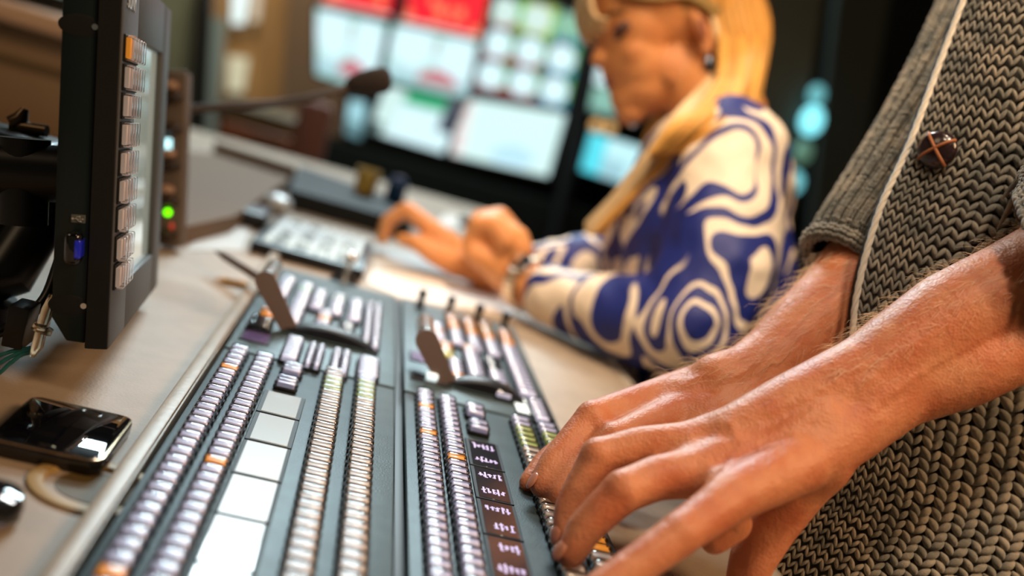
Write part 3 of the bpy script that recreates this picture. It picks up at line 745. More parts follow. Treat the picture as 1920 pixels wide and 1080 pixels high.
def red_pic(seed):
    rd = random.Random(seed); sp = [(rd.random(), rd.uniform(.5, 1), rd.uniform(.03, .07)) for _ in range(14)]
    def f(u, v):
        if v > .95: return (.9, .55, .5)
        c = (.95, .01, .03)
        if any(blob(u, v, a, b, r, r * 1.5) for a, b, r in sp): c = (1, .25, .12)
        if u < .06 or u > .95: c = (.3, .0, .02)
        return c
    return f
def studio(u, v):
    if v > .90: return (.35, .62, .60)
    if blob(u, v, .60, .82, .22, .18) and v < .86: return (.55, .18, .22)
    if abs(u - .52) < .025 and v < .40 and v > .1: return (.30, .28, .15)
    if v > .72: return (.45, .68, .78)
    if blob(u, v, .26, .33, .26, .36) or blob(u, v, .78, .38, .25, .36): return WB
    return (.50, .78, .76)
wall_screen([(622, -90), (752, -60), (733, 33), (600, 5)], red_pic(1), 'glowing red screen at the top left of the monitor wall')
wall_screen([(775, -75), (930, -35), (908, 76), (750, 40)], red_pic(2), 'glowing red screen at the top middle of the monitor wall')
wall_screen([(592, 14), (727, 44), (700, 172), (592, 140)], studio, 'white studio picture screen at the left end of the monitor wall')
wall_screen([(738, 44), (904, 80), (878, 188), (718, 148)], studio, 'white studio picture screen below the middle red screen')
def lower_mid(u, v):
    if v < .22 and u > .30: return (.04, .42, .20) if u < .8 else (.1, .12, .16)
    if u > .78 and v < .62: return (.06, .08, .11)
    if u < .16 and v > .75: return (.10, .16, .16)
    if u < .24: return (.62, .85, .82)
    return WB if v > .3 else (.5, .75, .72)
wall_screen([(722, 160), (872, 194), (832, 288), (690, 246)], lower_mid, 'lower white screen with green bar behind the microphone tip')
def sheet_pic(u, v):
    if u < .12: return (.85, .72, .72) if int(v * 9) % 2 else (.80, .84, .82)
    if blob(u, v, .6, .8, .22, .16): return (.50, .80, .95)
    return (.68, .94, .92)
wall_screen([(868, 182), (1062, 214), (1028, 332), (844, 290)], sheet_pic, 'lowest white document screen left of the dark post')
def grid_pic(u, v):
    j = int(v * 3.0); i = int(u * 3); uu = u * 3 - i; vv = v * 3 - j
    if blob(uu, vv, .5, .5, .44, .42):
        if j == 0: return (.60, .80, .75) if i < 2 else (.25, .55, .40)
        return (.70, .95, 1.0)
    if uu < .12 and j == 0: return (.10, .55, .10)
    if j == 0 and i == 1: return (.40, .55, .15)
    if vv > .82: return (.35, .06, .08) if i < 2 else (.02, .22, .40)
    if uu > .8: return (.12, .40, .12)
    return (.05, .11, .12)
wall_screen([(922, -16), (1104, 26), (1062, 206), (884, 164)], grid_pic, 'multi picture screen with nine white tiles left of the post', 36, 30)
def side_pic(u, v):
    return (.10, .75, .88) if u < .35 else ((.35, .62, .70) if v > .5 and u < .75 else (.55, .90, .95))
wall_screen([(1106, 246), (1216, 280), (1190, 352), (1086, 318)], side_pic, 'cyan screen right of the dark post behind the woman')
def dim_pic(u, v):
    if blob(u, v, .35, .25, .25, .28): return WB
    return (.22, .48, .40) if blob(u, v, .45, .75, .4, .22) else (.03, .08, .08)
wall_screen([(1108, 98), (1196, 120), (1170, 226), (1084, 205)], dim_pic, 'dim greenish screen right of the dark post near the woman\'s chin')
wall_screen([(655, 186), (688, 192), (676, 262), (646, 250)], lambda u, v: (.35, .65, .72) if v < .6 else (.12, .25, .28), 'narrow bluish screen at the lower left of the monitor wall', 6, 10)
wall_screen([(1060, 20), (1112, 30), (1100, 80), (1056, 70)], lambda u, v: (.28, .55, .42) if blob(u, v, .5, .5, .5, .5) else (.04, .1, .1), 'small pale green screen in front of the woman\'s forehead', 8, 8)
for px, py in ((1143, 240), (1118, 236)):
    c = ony(px, py, YW - .05); g = G(); g.ell(c, (.022, .02, .022), 0); tag(obj('glowing_spot', g, mat('amber_lamp', (.5, .3, .1), .4, emit=(1, .55, .2), es=.8)), 'amber indicator lamp %s' % ('above the cyan screen right of the dark post' if px > 1130 else 'beside the post, left of the other amber lamp'), 'lamp', 'amber lamps')
# post and dark rack under the screens
g = G(); a = ony(1046, 420, YW - .15); b = ony(1118, 60, YW - .15); d = (b - a).normalized(); g.tube([a - d * 1.2, b + d * .8], .030, 4)
tag(obj('support_post', g, mat('post_dark', (.006, .008, .011), .5)), 'dark upright post standing between the wall screens', 'post')
g = G(); a = ony(640, 330, YW + .05); zr = min(ony(1028, 352, YW).z, ony(690, 268, YW).z) - .02; g.box((a.x + .75, YW + .02, zr / 2), (1.9, .25, zr), 0, .01)
tag(obj('equipment_rack', g, mat('rack_dark', (.004, .006, .005), .8, spec=.1)), 'low dark equipment rack under the wall screens', 'rack')
g = G(); bx0 = ony(612, 100, YW).x; g.box(((bx0 + 2.2) / 2, YW + .16, 1.75), (2.2 - bx0, .05, 1.75), 0, .0)
tag(obj('screen_backboard', g, mat('backboard_dark', (.006, .009, .009), .8, spec=.1)), 'dark board carrying the monitor wall', 'board')

# ------------------------------------------------------------------ left background
def wpan(name, label, cat, P, Y, th, m, group=None, k=None):
    Q = [ony(x, y, Y) for x, y in P]; g = G()
    n = len(Q); g.add(Q + [q + Vector((0, th, 0)) for q in Q], [tuple(range(n - 1, -1, -1)), tuple(range(n, 2 * n))] + [(i, (i + 1) % n, n + (i + 1) % n, n + i) for i in range(n)])
    b = bmesh.new(); vv = [b.verts.new(v) for v in g.V]; [b.faces.new([vv[i] for i in f]) for f in g.F]; bmesh.ops.recalc_face_normals(b, faces=b.faces[:])
    g = G(); g.bm(b); o = obj(name, g, m); tag(o, label, cat, group)
    if k: o['kind'] = k
    return o
pt = thing('desk_partition', 'beige partition with a pale ledge behind the tilted monitor', 'partition', (-.9, 1.55, DZ))
a = ony(60, 62, 1.5); b = ony(0, 55, 1.5)
ztop = ony(60, 52, 1.5).z
xr = ony(215, 200, 1.5).x
g = G(); g.box(((xr - 1.6) / 2, 1.56, (DZ + ztop) / 2), (xr + 1.6, .08, ztop - DZ), 0, .002)
pb_ = obj('panel', g, mat('beige_board', (.26, .18, .11), .6, var=.1, vscale=4), pt)
g = G(); g.box(((xr - 1.6) / 2, 1.55, ztop + .012), (xr + 1.62, .14, .028), 0, .008, 3); obj('ledge', g, mat('pale_ledge', (.50, .35, .25), .5), pt)
zz_ = ony(60, 125, 1.5).z
g = G(); g.box(((xr - 1.6) / 2, 1.518, zz_), (xr + 1.6, .006, .011), 0); obj('groove_strip', g, mat('olive_strip', (.11, .075, .035), .6), pt)
ts = thing('desk_screen', 'pale green desk screen standing on the beige partition ledge', 'monitor', ony(85, 40, 1.6))
a = ony(50, 34, 1.62); b = ony(118, 48, 1.62); zb = ztop + .026
g = G(); g.box(((a.x + b.x) / 2 - .01, 1.63, zb + .11), ((b.x - a.x) + .075, .03, .215), 0, .004, 2); obj('frame', g, M_BLACK, ts)
g = G(); g.box(((a.x + b.x) / 2 - .003, 1.6140, zb + .12), ((b.x - a.x) - .004, .003, .190), 0); obj('screen', g, mat('pale_screen', (.1, .1, .1), .4, emit=(.38, .62, .52), es=.6, col2=(.1, .1, .1)), ts)
M_GW = mat('green_glass_wall', (.20, .24, .18), .35, var=.3, vscale=3)
wpan('wall_panel', 'greenish glazed panel behind the intercom', 'panel', [(215, -120), (372, -90), (352, 330), (215, 330)], 4.3, .05, M_GW, k='structure')
wpan('dark_column', 'narrow black column between the glazed panel and the steel strip', 'column', [(372, -60), (398, -60), (378, 350), (345, 350)], 4.2, .08, mat('column_black', (.003, .004, .004), .5), k='structure')
wpan('door_frame', 'blue grey steel strip right of the narrow black column', 'door frame', [(398, 30), (424, 36), (398, 300), (376, 300)], 4.25, .04, mat('steel_blue', (.26, .36, .38), .4), k='structure')
wpan('wall_panel', 'amber brown wall section with lit windows', 'panel', [(400, -120), (620, -120), (560, 215), (385, 215)], 4.5, .05, mat('amber_wall', (.55, .34, .15), .6, var=.35, vscale=1.5), k='structure')
wpan('wall_panel', 'grey brown wall section left of the monitor wall', 'panel', [(548, -120), (660, -120), (640, 310), (520, 310)], 4.4, .05, mat('taupe_wall', (.30, .215, .15), .6, var=.2, vscale=2), k='structure')
wpan('lit_window', 'bright bluish lit window at the top left', 'window', [(436, -30), (468, -26), (456, 45), (434, 45)], 4.44, .02, mat('window_glow', (.5, .5, .5), .4, emit=(.62, .82, .85), es=1.15))
wpan('lit_window', 'pale greenish lit window under the bright one', 'window', [(428, 104), (466, 108), (456, 172), (426, 172)], 4.44, .02, mat('window_glow_pale', (.5, .5, .5), .4, emit=(.52, .52, .34), es=.75))
wpan('lit_window', 'faint beige lit window beside the bright one', 'window', [(474, -30), (492, -26), (484, 40), (468, 40)], 4.44, .02, mat('window_glow_warm', (.5, .5, .5), .4, emit=(.55, .48, .36), es=.7))
def floor_box(g, P0, P1, Y, dep, z0, ztop_px, bev=.004):      # upright box between two picture columns
    a = ony(*P0, Y); b = ony(*P1, Y); zt = ony(*ztop_px, Y).z
    g.box(((a.x + b.x) / 2, Y + dep / 2, (z0 + zt) / 2), (b.x - a.x, dep, zt - z0), 0, bev); return zt
g = G(); zc = floor_box(g, (405, 260), (572, 290), 2.62, .40, 0, (480, 243))
tag(obj('wooden_cabinet', g, mat('red_wood', (.20, .06, .018), .5, var=.3, vscale=6)), 'low reddish brown wooden cabinet under the amber wall', 'cabinet')
g = G(); floor_box(g, (398, 230), (585, 260), 2.66, .30, zc + .001, (480, 208))
tag(obj('shelf_unit', g, mat('dark_wood', (.07, .052, .022), .5)), 'dark brown shelf unit standing on the reddish cabinet', 'shelf')
oc = thing('office_chair', 'dusky pink office chair beside the reddish cabinet', 'chair', (ony(592, 250, 2.4).x, 2.45, 0))
M_PINK = mat('pink_fabric', (.11, .045, .032), .8); cx_ = ony(592, 250, 2.4).x
g = G(); zt = floor_box(g, (560, 200), (626, 215), 2.40, .06, .55, (592, 190), .02); obj('backrest', g, M_PINK, oc)
g = G(); g.box((cx_, 2.24, .47), (.12, .34, .07), 0, .025, 3); obj('seat', g, M_PINK, oc)
g = G(); g.box((cx_, 2.42, .49), (.03, .05, .16), 0, .004); obj('back_bracket', g, M_BLACK, oc)
g = G(); g.cyl((cx_, 2.24, .08), (cx_, 2.24, .436), .022); obj('column', g, M_BLACK, oc)
for k in range(5):
    a_ = k * 2 * math.pi / 5; g = G(); g.tube([(cx_, 2.24, .09), (cx_ + .22 * math.cos(a_), 2.24 + .22 * math.sin(a_), .06)], [.018, .012], 10); g.ell((cx_ + .22 * math.cos(a_), 2.24 + .22 * math.sin(a_), .027), (.024, .024, .027)); obj('leg', g, M_BLACK, oc)
# right background: grey uprights and cyan lamps
wpan('rack_door', 'dark grey rack door behind the woman\'s hair', 'rack', [(1400, -160), (1560, -120), (1440, 700), (1330, 700)], 3.2, .05, mat('rack_grey', (.085, .10, .09), .8, spec=.1, var=.3, vscale=2))
wpan('rack_door', 'very dark rack door between the cyan lamps and the man', 'rack', [(1585, -120), (1690, -120), (1560, 620), (1500, 620)], 3.3, .05, mat('rack_grey_dim', (.030, .036, .032), .8, spec=.1))
for px, py, r_, es, lb in ((1531, 178, .028, .5, 'faint cyan rack lamp, topmost of the four'), (1522, 226, .040, 1.5, 'brightest cyan rack lamp between the two people'), (1505, 285, .032, .25, 'dim green rack lamp under the brightest one'), (1488, 342, .032, .8, 'cyan rack lamp, lowest of the four')):
    c = ony(px, py, 3.15); g = G(); g.ell(c, (r_, .02, r_ * 1.2)); tag(obj('rack_lamp', g, mat('cyan_lamp%d' % py, (.1, .3, .3), .4, emit=(.25, .85, .95) if es != .25 else (.3, .6, .4), es=es)), lb, 'lamp', 'rack lamps')

# ------------------------------------------------------------------ bodies
def skin_mat(name, c1, c2, rough=.42):
    m = bpy.data.materials.new(name); m.use_nodes = True; nt = m.node_tree; b = nt.nodes['Principled BSDF']; L = nt.links.new
    tc = nt.nodes.new('ShaderNodeTexCoord')
    n = nt.nodes.new('ShaderNodeTexNoise'); n.inputs['Scale'].default_value = 45; n.inputs['Detail'].default_value = 6; L(tc.outputs['Object'], n.inputs['Vector'])
    rp = nt.nodes.new('ShaderNodeMapRange'); rp.inputs[1].default_value = .38; rp.inputs[2].default_value = .65; L(n.outputs['Fac'], rp.inputs[0])
    mx = nt.nodes.new('ShaderNodeMix'); mx.data_type = 'RGBA'; mx.inputs[6].default_value = (*c1, 1); mx.inputs[7].default_value = (*c2, 1)
    L(rp.outputs[0], mx.inputs[0]); L(mx.outputs[2], b.inputs['Base Color'])
    b.inputs['Roughness'].default_value = rough; b.inputs['Subsurface Weight'].default_value = .18
    b.inputs['Subsurface Radius'].default_value = (.010, .0035, .0015); b.inputs['Subsurface Scale'].default_value = .6
    b.inputs['Specular IOR Level'].default_value = .34; b.inputs['Coat Weight'].default_value = .0; b.inputs['Coat Roughness'].default_value = .3
    v = nt.nodes.new('ShaderNodeTexVoronoi'); v.inputs['Scale'].default_value = 620; L(tc.outputs['Object'], v.inputs['Vector'])
    n2 = nt.nodes.new('ShaderNodeTexNoise'); n2.inputs['Scale'].default_value = 170; n2.inputs['Detail'].default_value = 5; L(tc.outputs['Object'], n2.inputs['Vector'])
    ad = nt.nodes.new('ShaderNodeMath'); ad.operation = 'MULTIPLY_ADD'; ad.inputs[1].default_value = .25; L(v.outputs['Distance'], ad.inputs[0]); L(n2.outputs['Fac'], ad.inputs[2])
    bp = nt.nodes.new('ShaderNodeBump'); bp.inputs['Strength'].default_value = .7; bp.inputs['Distance'].default_value = .0011; L(ad.outputs[0], bp.inputs['Height']); L(bp.outputs[0], b.inputs['Normal'])
    return m
def capsule(g, p, q, r0, r1, n=18):
    g.tube([p, q], [r0, r1], n); g.ell(p, (r0,) * 3, u=n, v=10); g.ell(q, (r1,) * 3, u=n, v=10)
def chain(g, pts):                     # pts: (x, y, depth, radius in mm)
    P = [at(a, b, c) for a, b, c, r in pts]; r = [q[3] / 1000 for q in pts]
    for i in range(len(P) - 1): capsule(g, P[i], P[i + 1], r[i], r[i + 1])
    return P
def merge(g, voxel, smooth_it, m, name, factor=.5):
    me = g.mesh(name + '_raw', [m]); o = bpy.data.objects.new('tmp', me); COL.objects.link(o)
    md = o.modifiers.new('r', 'REMESH'); md.mode = 'VOXEL'; md.voxel_size = voxel; md.use_smooth_shade = True
    ms = o.modifiers.new('s', 'SMOOTH'); ms.iterations = smooth_it; ms.factor = factor
    bpy.context.view_layer.update()
    out = bpy.data.meshes.new_from_object(o.evaluated_get(bpy.context.evaluated_depsgraph_get()))
    bpy.data.objects.remove(o); out.materials.clear(); out.materials.append(m)
    out.polygons.foreach_set('use_smooth', [True] * len(out.polygons)); out.polygons.foreach_set('material_index', [0] * len(out.polygons))
    out.name = name; out.update(); return out

# ---- the man: two forearms with hands, trunk behind the cardigan
M_SKIN = skin_mat('man_skin', (.64, .255, .125), (.54, .165, .075), .46)
g = G()
# near (left) arm
U = chain(g, [(1366, 818, .522, 15), (1480, 768, .530, 19), (1630, 702, .540, 22.5), (1783, 594, .550, 25.5), (1907, 535, .560, 27), (2130, 420, .60, 33)])
L_ = chain(g, [(1432, 885, .506, 14), (1520, 848, .517, 19), (1585, 797, .530, 21.5), (1679, 726, .545, 23), (1800, 684, .550, 24.5), (1890, 637, .560, 26), (2130, 520, .60, 33)])
chain(g, [(1530, 800, .526, 21), (1400, 852, .519, 17.5), (1340, 872, .512, 15)])
chain(g, [(1600, 750, .540, 27), (1700, 670, .552, 28.5), (1800, 640, .56, 29), (2130, 470, .61, 35)])
chain(g, [(1292, 838, .522, 12.5), (1312, 886, .508, 13), (1345, 915, .497, 12.5), (1374, 930, .482, 12.5)])
chain(g, [(1350, 820, .524, 14.5), (1362, 868, .514, 15.5), (1395, 905, .500, 14)])
chain(g, [(1420, 800, .528, 17), (1430, 855, .517, 18), (1460, 885, .510, 16)])
idx = [(1480, 778, .530, 16), (1290, 832, .523, 12.0), (1200, 836, .523, 10.6), (1122, 856, .520, 9.9), (1092, 905, .517, 8.9), (1067, 952, .514, 8.2), (1060, 1003, .510, 7.3)]
mid = [(1470, 818, .522, 16), (1304, 886, .505, 13.2), (1230, 896, .500, 11.6), (1168, 922, .492, 10.9), (1130, 956, .490, 10.1), (1097, 990, .489, 9.4), (1070, 1038, .487, 8.0)]
rng = [(1490, 850, .512, 15), (1342, 916, .502, 12.0), (1378, 982, .510, 9.5), (1338, 1014, .507, 7.8)]
pky = [(1500, 868, .508, 16), (1374, 930, .480, 12.8), (1322, 968, .468, 11.2), (1274, 1002, .458, 10.3), (1230, 1034, .452, 9.9), (1190, 1062, .447, 9.4), (1118, 1108, .438, 8.2)]
thb = [(1530, 860, .524, 20), (1500, 905, .528, 16.5), (1446, 985, .528, 14), (1412, 1045, .528, 12.8), (1396, 1098, .53, 10.8)]
for f in (idx, mid, rng, pky, thb): chain(g, f)
for a in ((1121, 854, .519, 10.3), (1168, 920, .491, 11.3), (1276, 1001, .4575, 10.6)):
    g.ell(at(*a[:3]), (a[3] / 1000,) * 3)
# far (right) arm
chain(g, [(1345, 716, .628, 18.5), (1398, 706, .635, 20.5), (1452, 676, .645, 24), (1508, 622, .658, 26.5), (1566, 570, .672, 28.5), (1640, 480, .695, 31), (1760, 330, .735, 37), (1900, 130, .78, 44)])
chain(g, [(1430, 740, .632, 19), (1490, 690, .650, 23), (1560, 640, .668, 27)])
chain(g, [(1360, 724, .630, 18), (1295, 748, .624, 15.5), (1235, 748, .630, 13.5)])
chain(g, [(1235, 748, .630, 13), (1268, 775, .615, 13.2), (1250, 745, .645, 12.5)])
chain(g, [(1400, 760, .622, 18), (1320, 775, .615, 15.5), (1275, 778, .613, 13.5)])
fm = [(1400, 700, .645, 17), (1230, 745, .628, 12.2), (1110, 783, .602, 10.4), (1037, 868, .580, 8.9), (1016, 910, .572, 8.0)]
fr = [(1400, 700, .655, 17), (1250, 735, .648, 12.0), (1122, 788, .636, 9.6), (1022, 868, .605, 8.2), (992, 906, .590, 7.0)]
fi = [(1400, 740, .635, 17), (1268, 775, .612, 12.4), (1152, 826, .586, 10.6), (1078, 890, .572, 8.8), (1050, 925, .564, 7.6)]
fp = [(1400, 710, .665, 15), (1270, 745, .665, 11), (1160, 792, .655, 8.6), (1090, 845, .635, 7.4), (1052, 880, .620, 6.6)]
ft = [(1420, 760, .63, 18), (1340, 800, .605, 14), (1285, 845, .590, 11), (1240, 862, .583, 9)]
for f in (fm, fr, fi, fp, ft): chain(g, f)
for a in ((1110, 782, .600, 10.8), (1152, 824, .585, 11.0)): g.ell(at(*a[:3]), (a[3] / 1000,) * 3)
# trunk, shoulders, neck (under the cardigan and above the frame)
TC = at(1950, 520, .83)
trunk = [(TC + Vector((.02, .03, -.42)), .135), (TC + Vector((0, 0, -.2)), .13), (TC + Vector((0, .0, .0)), .14), (TC + Vector((0, .01, .18)), .13), (TC + Vector((-.0, .02, .30)), .06), (TC + Vector((-.03, .0, .42)), .055)]
for i in range(len(trunk) - 1): capsule(g, trunk[i][0], trunk[i + 1][0], trunk[i][1], trunk[i + 1][1], 28)
capsule(g, at(2130, 470, .62), TC + Vector((.06, -.12, .20)), .036, .06); capsule(g, at(1900, 130, .78), TC + Vector((-.02, .14, .22)), .046, .06)
body = merge(g, .0020, 10, M_SKIN, 'person', .5)
# tendons and veins laid on the skin, then merged once more
from mathutils.bvhtree import BVHTree
bvh = BVHTree.FromPolygons([v.co for v in body.vertices], [tuple(p.vertices) for p in body.polygons])
def on_skin(px, py, sink):
    r = ray(px, py).normalized(); h = bvh.ray_cast(CAM, r); return None if h[0] is None else h[0] - h[1] * sink
g = G(); g.V = [tuple(v.co) for v in body.vertices]; g.F = [tuple(p.vertices) for p in body.polygons]; g.MI = [0] * len(g.F); g.C = [None] * len(g.F)
def ridge(pts, r, sink):
    P = [on_skin(a, b, sink) for a, b in smooth(pts, 8)]; P = [p for p in P if p is not None]
    if len(P) < 3: return
    for _ in range(3): P = [P[0]] + [(P[i - 1] + P[i] * 2 + P[i + 1]) / 4 for i in range(1, len(P) - 1)] + [P[-1]]
    n = len(P); g.tube(P, [r * (.35 + .65 * math.sin(math.pi * min(1, (i + .5) / n)) ** .5) for i in range(n)], 10)
for pts in ([(1316, 824), (1390, 788), (1480, 745), (1560, 700)], [(1330, 872), (1410, 834), (1500, 786), (1580, 745)], [(1395, 912), (1450, 872), (1520, 825)]): ridge(pts, .0034, .0024)
for pts in ([(1256, 735), (1300, 712), (1360, 690), (1420, 655)], [(1290, 770), (1340, 742), (1400, 712)]): ridge(pts, .0036, .0026)
for pts in ([(1330, 812), (1352, 800), (1367, 790), (1376, 806), (1392, 832), (1450, 815), (1530, 788), (1600, 740)], [(1367, 790), (1430, 778), (1500, 752), (1580, 705), (1650, 665), (1730, 610), (1800, 560)], [(1392, 832), (1372, 866), (1340, 900), (1322, 925)],
            [(1600, 800), (1660, 745), (1740, 690), (1830, 640), (1910, 590)], [(1560, 760), (1620, 720), (1700, 655), (1790, 600)], [(1300, 718), (1340, 722), (1390, 700), (1440, 655), (1500, 600), (1550, 560)]): ridge(pts, .0021, .0010)
body = merge(g, .0017, 3, M_SKIN, 'person', .5)
man = bpy.data.objects.new('person', body); COL.objects.link(man)
tag(man, 'person in a chunky grey knitted cardigan pressing switcher buttons with both hands', 'person')
# fingernails
M_NAIL = mat('nail', (.52, .21, .125), .3, coat=.2)
def nail(par_, c, along, up_, w_=.0052, l_=.0060):
    al = along.normalized(); up_ = (up_ - al * up_.dot(al)).normalized(); sd_ = al.cross(up_)
    g = G(); g.ell((0, 0, 0), (l_, w_, .0016), 0, frameM(c, al, sd_, al.cross(sd_)), 18, 8); return obj('fingernail', g, M_NAIL, par_)
def tipnail(f, up_, k=1.0):
    a = at(*f[-2][:3]); b = at(*f[-1][:3]); d = (b - a).normalized(); r = f[-1][3] / 1000
    u2 = (up_ - d * up_.dot(d)).normalized()
    nail(man, b + d * r * .15 + u2 * r * .86, d, u2, r * .55, r * .70)
leftish = -camR * .8 + camU * .25 - fwd * .45
tipnail(idx, leftish); tipnail(mid, leftish); tipnail(fm, leftish)

# arm hair: short fine fibres rooted on the forearm skin
def hairs(name, me, test, count, seed, ln=.011, r=.00009):
    rd = random.Random(seed); n = len(me.vertices); g = G(); k = 0; tries = 0
    while k < count and tries < 400000:
        tries += 1
        v = me.vertices[rd.randrange(n)]; p = v.co; x, y, d = proj(p)
        if not test(x, y, d, v.normal): continue
        nn = v.normal.copy(); dr = (-camR * .8 - camU * .55 - fwd * .1); dr = (dr - nn * dr.dot(nn)).normalized()
        dr = (dr + Vector((rd.uniform(-.4, .4), rd.uniform(-.4, .4), rd.uniform(-.4, .4)))).normalized(); L = ln * rd.uniform(.5, 1.3)
        g.tube([p - nn * .0003, p + nn * L * .22 + dr * L * .35, p + nn * L * (.30 + rd.uniform(-.1, .15)) + dr * L * .8, p + nn * L * .25 + dr * L * 1.1], [r, r, r * .8, r * .3], 3); k += 1
    o = obj(name, g, mat('hair_fibre', (.72, .55, .38), .4), man); o['kind'] = 'stuff'; return o
hairs('arm_hair', body, lambda x, y, d, n: (1230 < x < 1610 and 470 < y < 720 and d > .6 and n.dot(camU) > .15 and (x - 1230) / 380 > random.random() * .9), 1500, 5, .013)
hairs('arm_hair', body, lambda x, y, d, n: (1560 < x < 1980 and 420 < y < 720 and d < .6 and n.dot(camU) > .1), 650, 6, .010, .00008)

# ---- the knitted cardigan: every stitch is a pair of slanted wool lobes
def wool_mat(name, c1, c2, c3):
    m = bpy.data.materials.new(name); m.use_nodes = True; nt = m.node_tree; b = nt.nodes['Principled BSDF']; L = nt.links.new
    tc = nt.nodes.new('ShaderNodeTexCoord'); n = nt.nodes.new('ShaderNodeTexNoise'); n.inputs['Scale'].default_value = 60; n.inputs['Detail'].default_value = 3; L(tc.outputs['Object'], n.inputs['Vector'])
    cr = nt.nodes.new('ShaderNodeValToRGB'); e = cr.color_ramp.elements; e[0].position = .38; e[0].color = (*c1, 1); e[1].position = .62; e[1].color = (*c3, 1)
    q = cr.color_ramp.elements.new(.5); q.color = (*c2, 1); L(n.outputs['Fac'], cr.inputs[0])
    n2 = nt.nodes.new('ShaderNodeTexNoise'); n2.inputs['Scale'].default_value = 1400; n2.inputs['Detail'].default_value = 3; L(tc.outputs['Object'], n2.inputs['Vector'])
    mx = nt.nodes.new('ShaderNodeMix'); mx.data_type = 'RGBA'; mx.blend_type = 'MULTIPLY'; mx.inputs[0].default_value = .55; L(cr.outputs[0], mx.inputs[6]); L(n2.outputs['Color'], mx.inputs[7])
    L(cr.outputs[0], b.inputs['Base Color']); b.inputs['Roughness'].default_value = .95; b.inputs['Sheen Weight'].default_value = .35; b.inputs['Sheen Roughness'].default_value = .5
    bp = nt.nodes.new('ShaderNodeBump'); bp.inputs['Strength'].default_value = .8; bp.inputs['Distance'].default_value = .0008; L(n2.outputs['Fac'], bp.inputs['Height']); L(bp.outputs[0], b.inputs['Normal'])
    return m
M_WOOL = wool_mat('grey_wool', (.15, .15, .125), (.23, .215, .175), (.34, .30, .235))
M_WOOLD = mat('wool_backing', (.030, .027, .022), .95)
def lobe_mesh(n=7, m=5):
    V = []; F = []
    for i in range(n + 1):
        t = i / n; r = math.sin(math.pi * (.04 + .92 * t)) ** .6; bend = .18 * math.sin(math.pi * t)
        for k in range(m): a_ = 2 * math.pi * k / m; V.append(((t - .5), .5 * r * math.cos(a_), .5 * r * math.sin(a_) + bend))
    for i in range(n):
        for k in range(m): F.append((i * m + k, (i + 1) * m + k, (i + 1) * m + (k + 1) % m, i * m + (k + 1) % m))
    F.append(tuple(range(m))); F.append(tuple(n * m + k for k in range(m - 1, -1, -1)))
    return V, F
LV, LF = lobe_mesh(); LV = np.array(LV)
def knit(surf, ncol, nrow, wmul=1.0, jitter=.06, fat=.62, wfun=None, lmul=1.0):
    g = G(); rd = random.Random(ncol * 31 + nrow); e = 1e-3; VV = []; FF = []
    for c_ in range(ncol):
        for r_ in range(nrow):
            u = (c_ + .5) / ncol; v = (r_ + .5 + rd.uniform(-jitter, jitter)) / nrow
            p = surf(u, v); du = (surf(min(1, u + e), v) - surf(max(0, u - e), v)) / (min(1, u + e) - max(0, u - e)) / ncol; dv = (surf(u, min(1, v + e)) - surf(u, max(0, v - e))) / (min(1, v + e) - max(0, v - e)) / nrow
            n_ = du.cross(dv).normalized()
            if n_.dot(fwd) > 0 and wfun is None: n_ = -n_
            if wfun is not None: n_ = wfun(u, v, n_)
            wd = du.length; ht = dv.length; ux = du.normalized(); vy = dv.normalized()
            for s_ in (-1, 1):
                c0 = p + ux * s_ * wd * .24
                ax = (ux * s_ * wd * .42 - vy * ht * .95); al = ax.length * 1.12 * lmul; ax.normalize()
                bx = n_.cross(ax).normalized(); nz = ax.cross(bx); 
                if nz.dot(n_) < 0: nz = -nz; 
                th = min(wd * .5, ht * 1.2) * fat * 1.15 * rd.uniform(.9, 1.08)
                A = np.array([ax * al, bx * th, nz * th * 1.0])
                P = LV @ A + np.array(c0 + n_ * (.0004 + rd.uniform(-.0003, .0004)))
                b0 = len(VV); VV.extend(map(tuple, P)); FF.extend([tuple(i + b0 for i in f) for f in LF])
    g.V = VV; g.F = FF; g.MI = [0] * len(FF); g.C = [None] * len(FF)
    return g
def patch(ctrl):                      # ctrl[row][col] = Vector, smooth surface
    A = np.array([[tuple(p) for p in row] for row in ctrl]); nr, nc = A.shape[:2]
    def cr(P, t):
        n = len(P) - 1; x = max(0, min(1, t)) * n; i = min(int(x), n - 1); f = x - i
        p1, p2 = P[i], P[i + 1]; p0 = P[i - 1] if i else 2 * p1 - p2; p3 = P[i + 2] if i + 2 <= n else 2 * p2 - p1
        return .5 * ((2 * p1) + (p2 - p0) * f + (2 * p0 - 5 * p1 + 4 * p2 - p3) * f * f + (3 * p1 - p0 - 3 * p2 + p3) * f ** 3)
    def s_(u, v):
        col = np.array([cr(A[:, j], v) for j in range(nc)]); return Vector(cr(col, u))
    return s_
def surf_grid(s_, nu, nv, off=0, flip=False):
    g = G(); V = []
    for j in range(nv + 1):
        for i in range(nu + 1): V.append(s_(i / nu, j / nv))
    F = [(j * (nu + 1) + i, j * (nu + 1) + i + 1, (j + 1) * (nu + 1) + i + 1, (j + 1) * (nu + 1) + i) for j in range(nv) for i in range(nu)]
    return g.add(V, F)
card = obj('cardigan', G().add([(0, 0, 0)], []), M_WOOL, man); bpy.data.objects.remove(card)
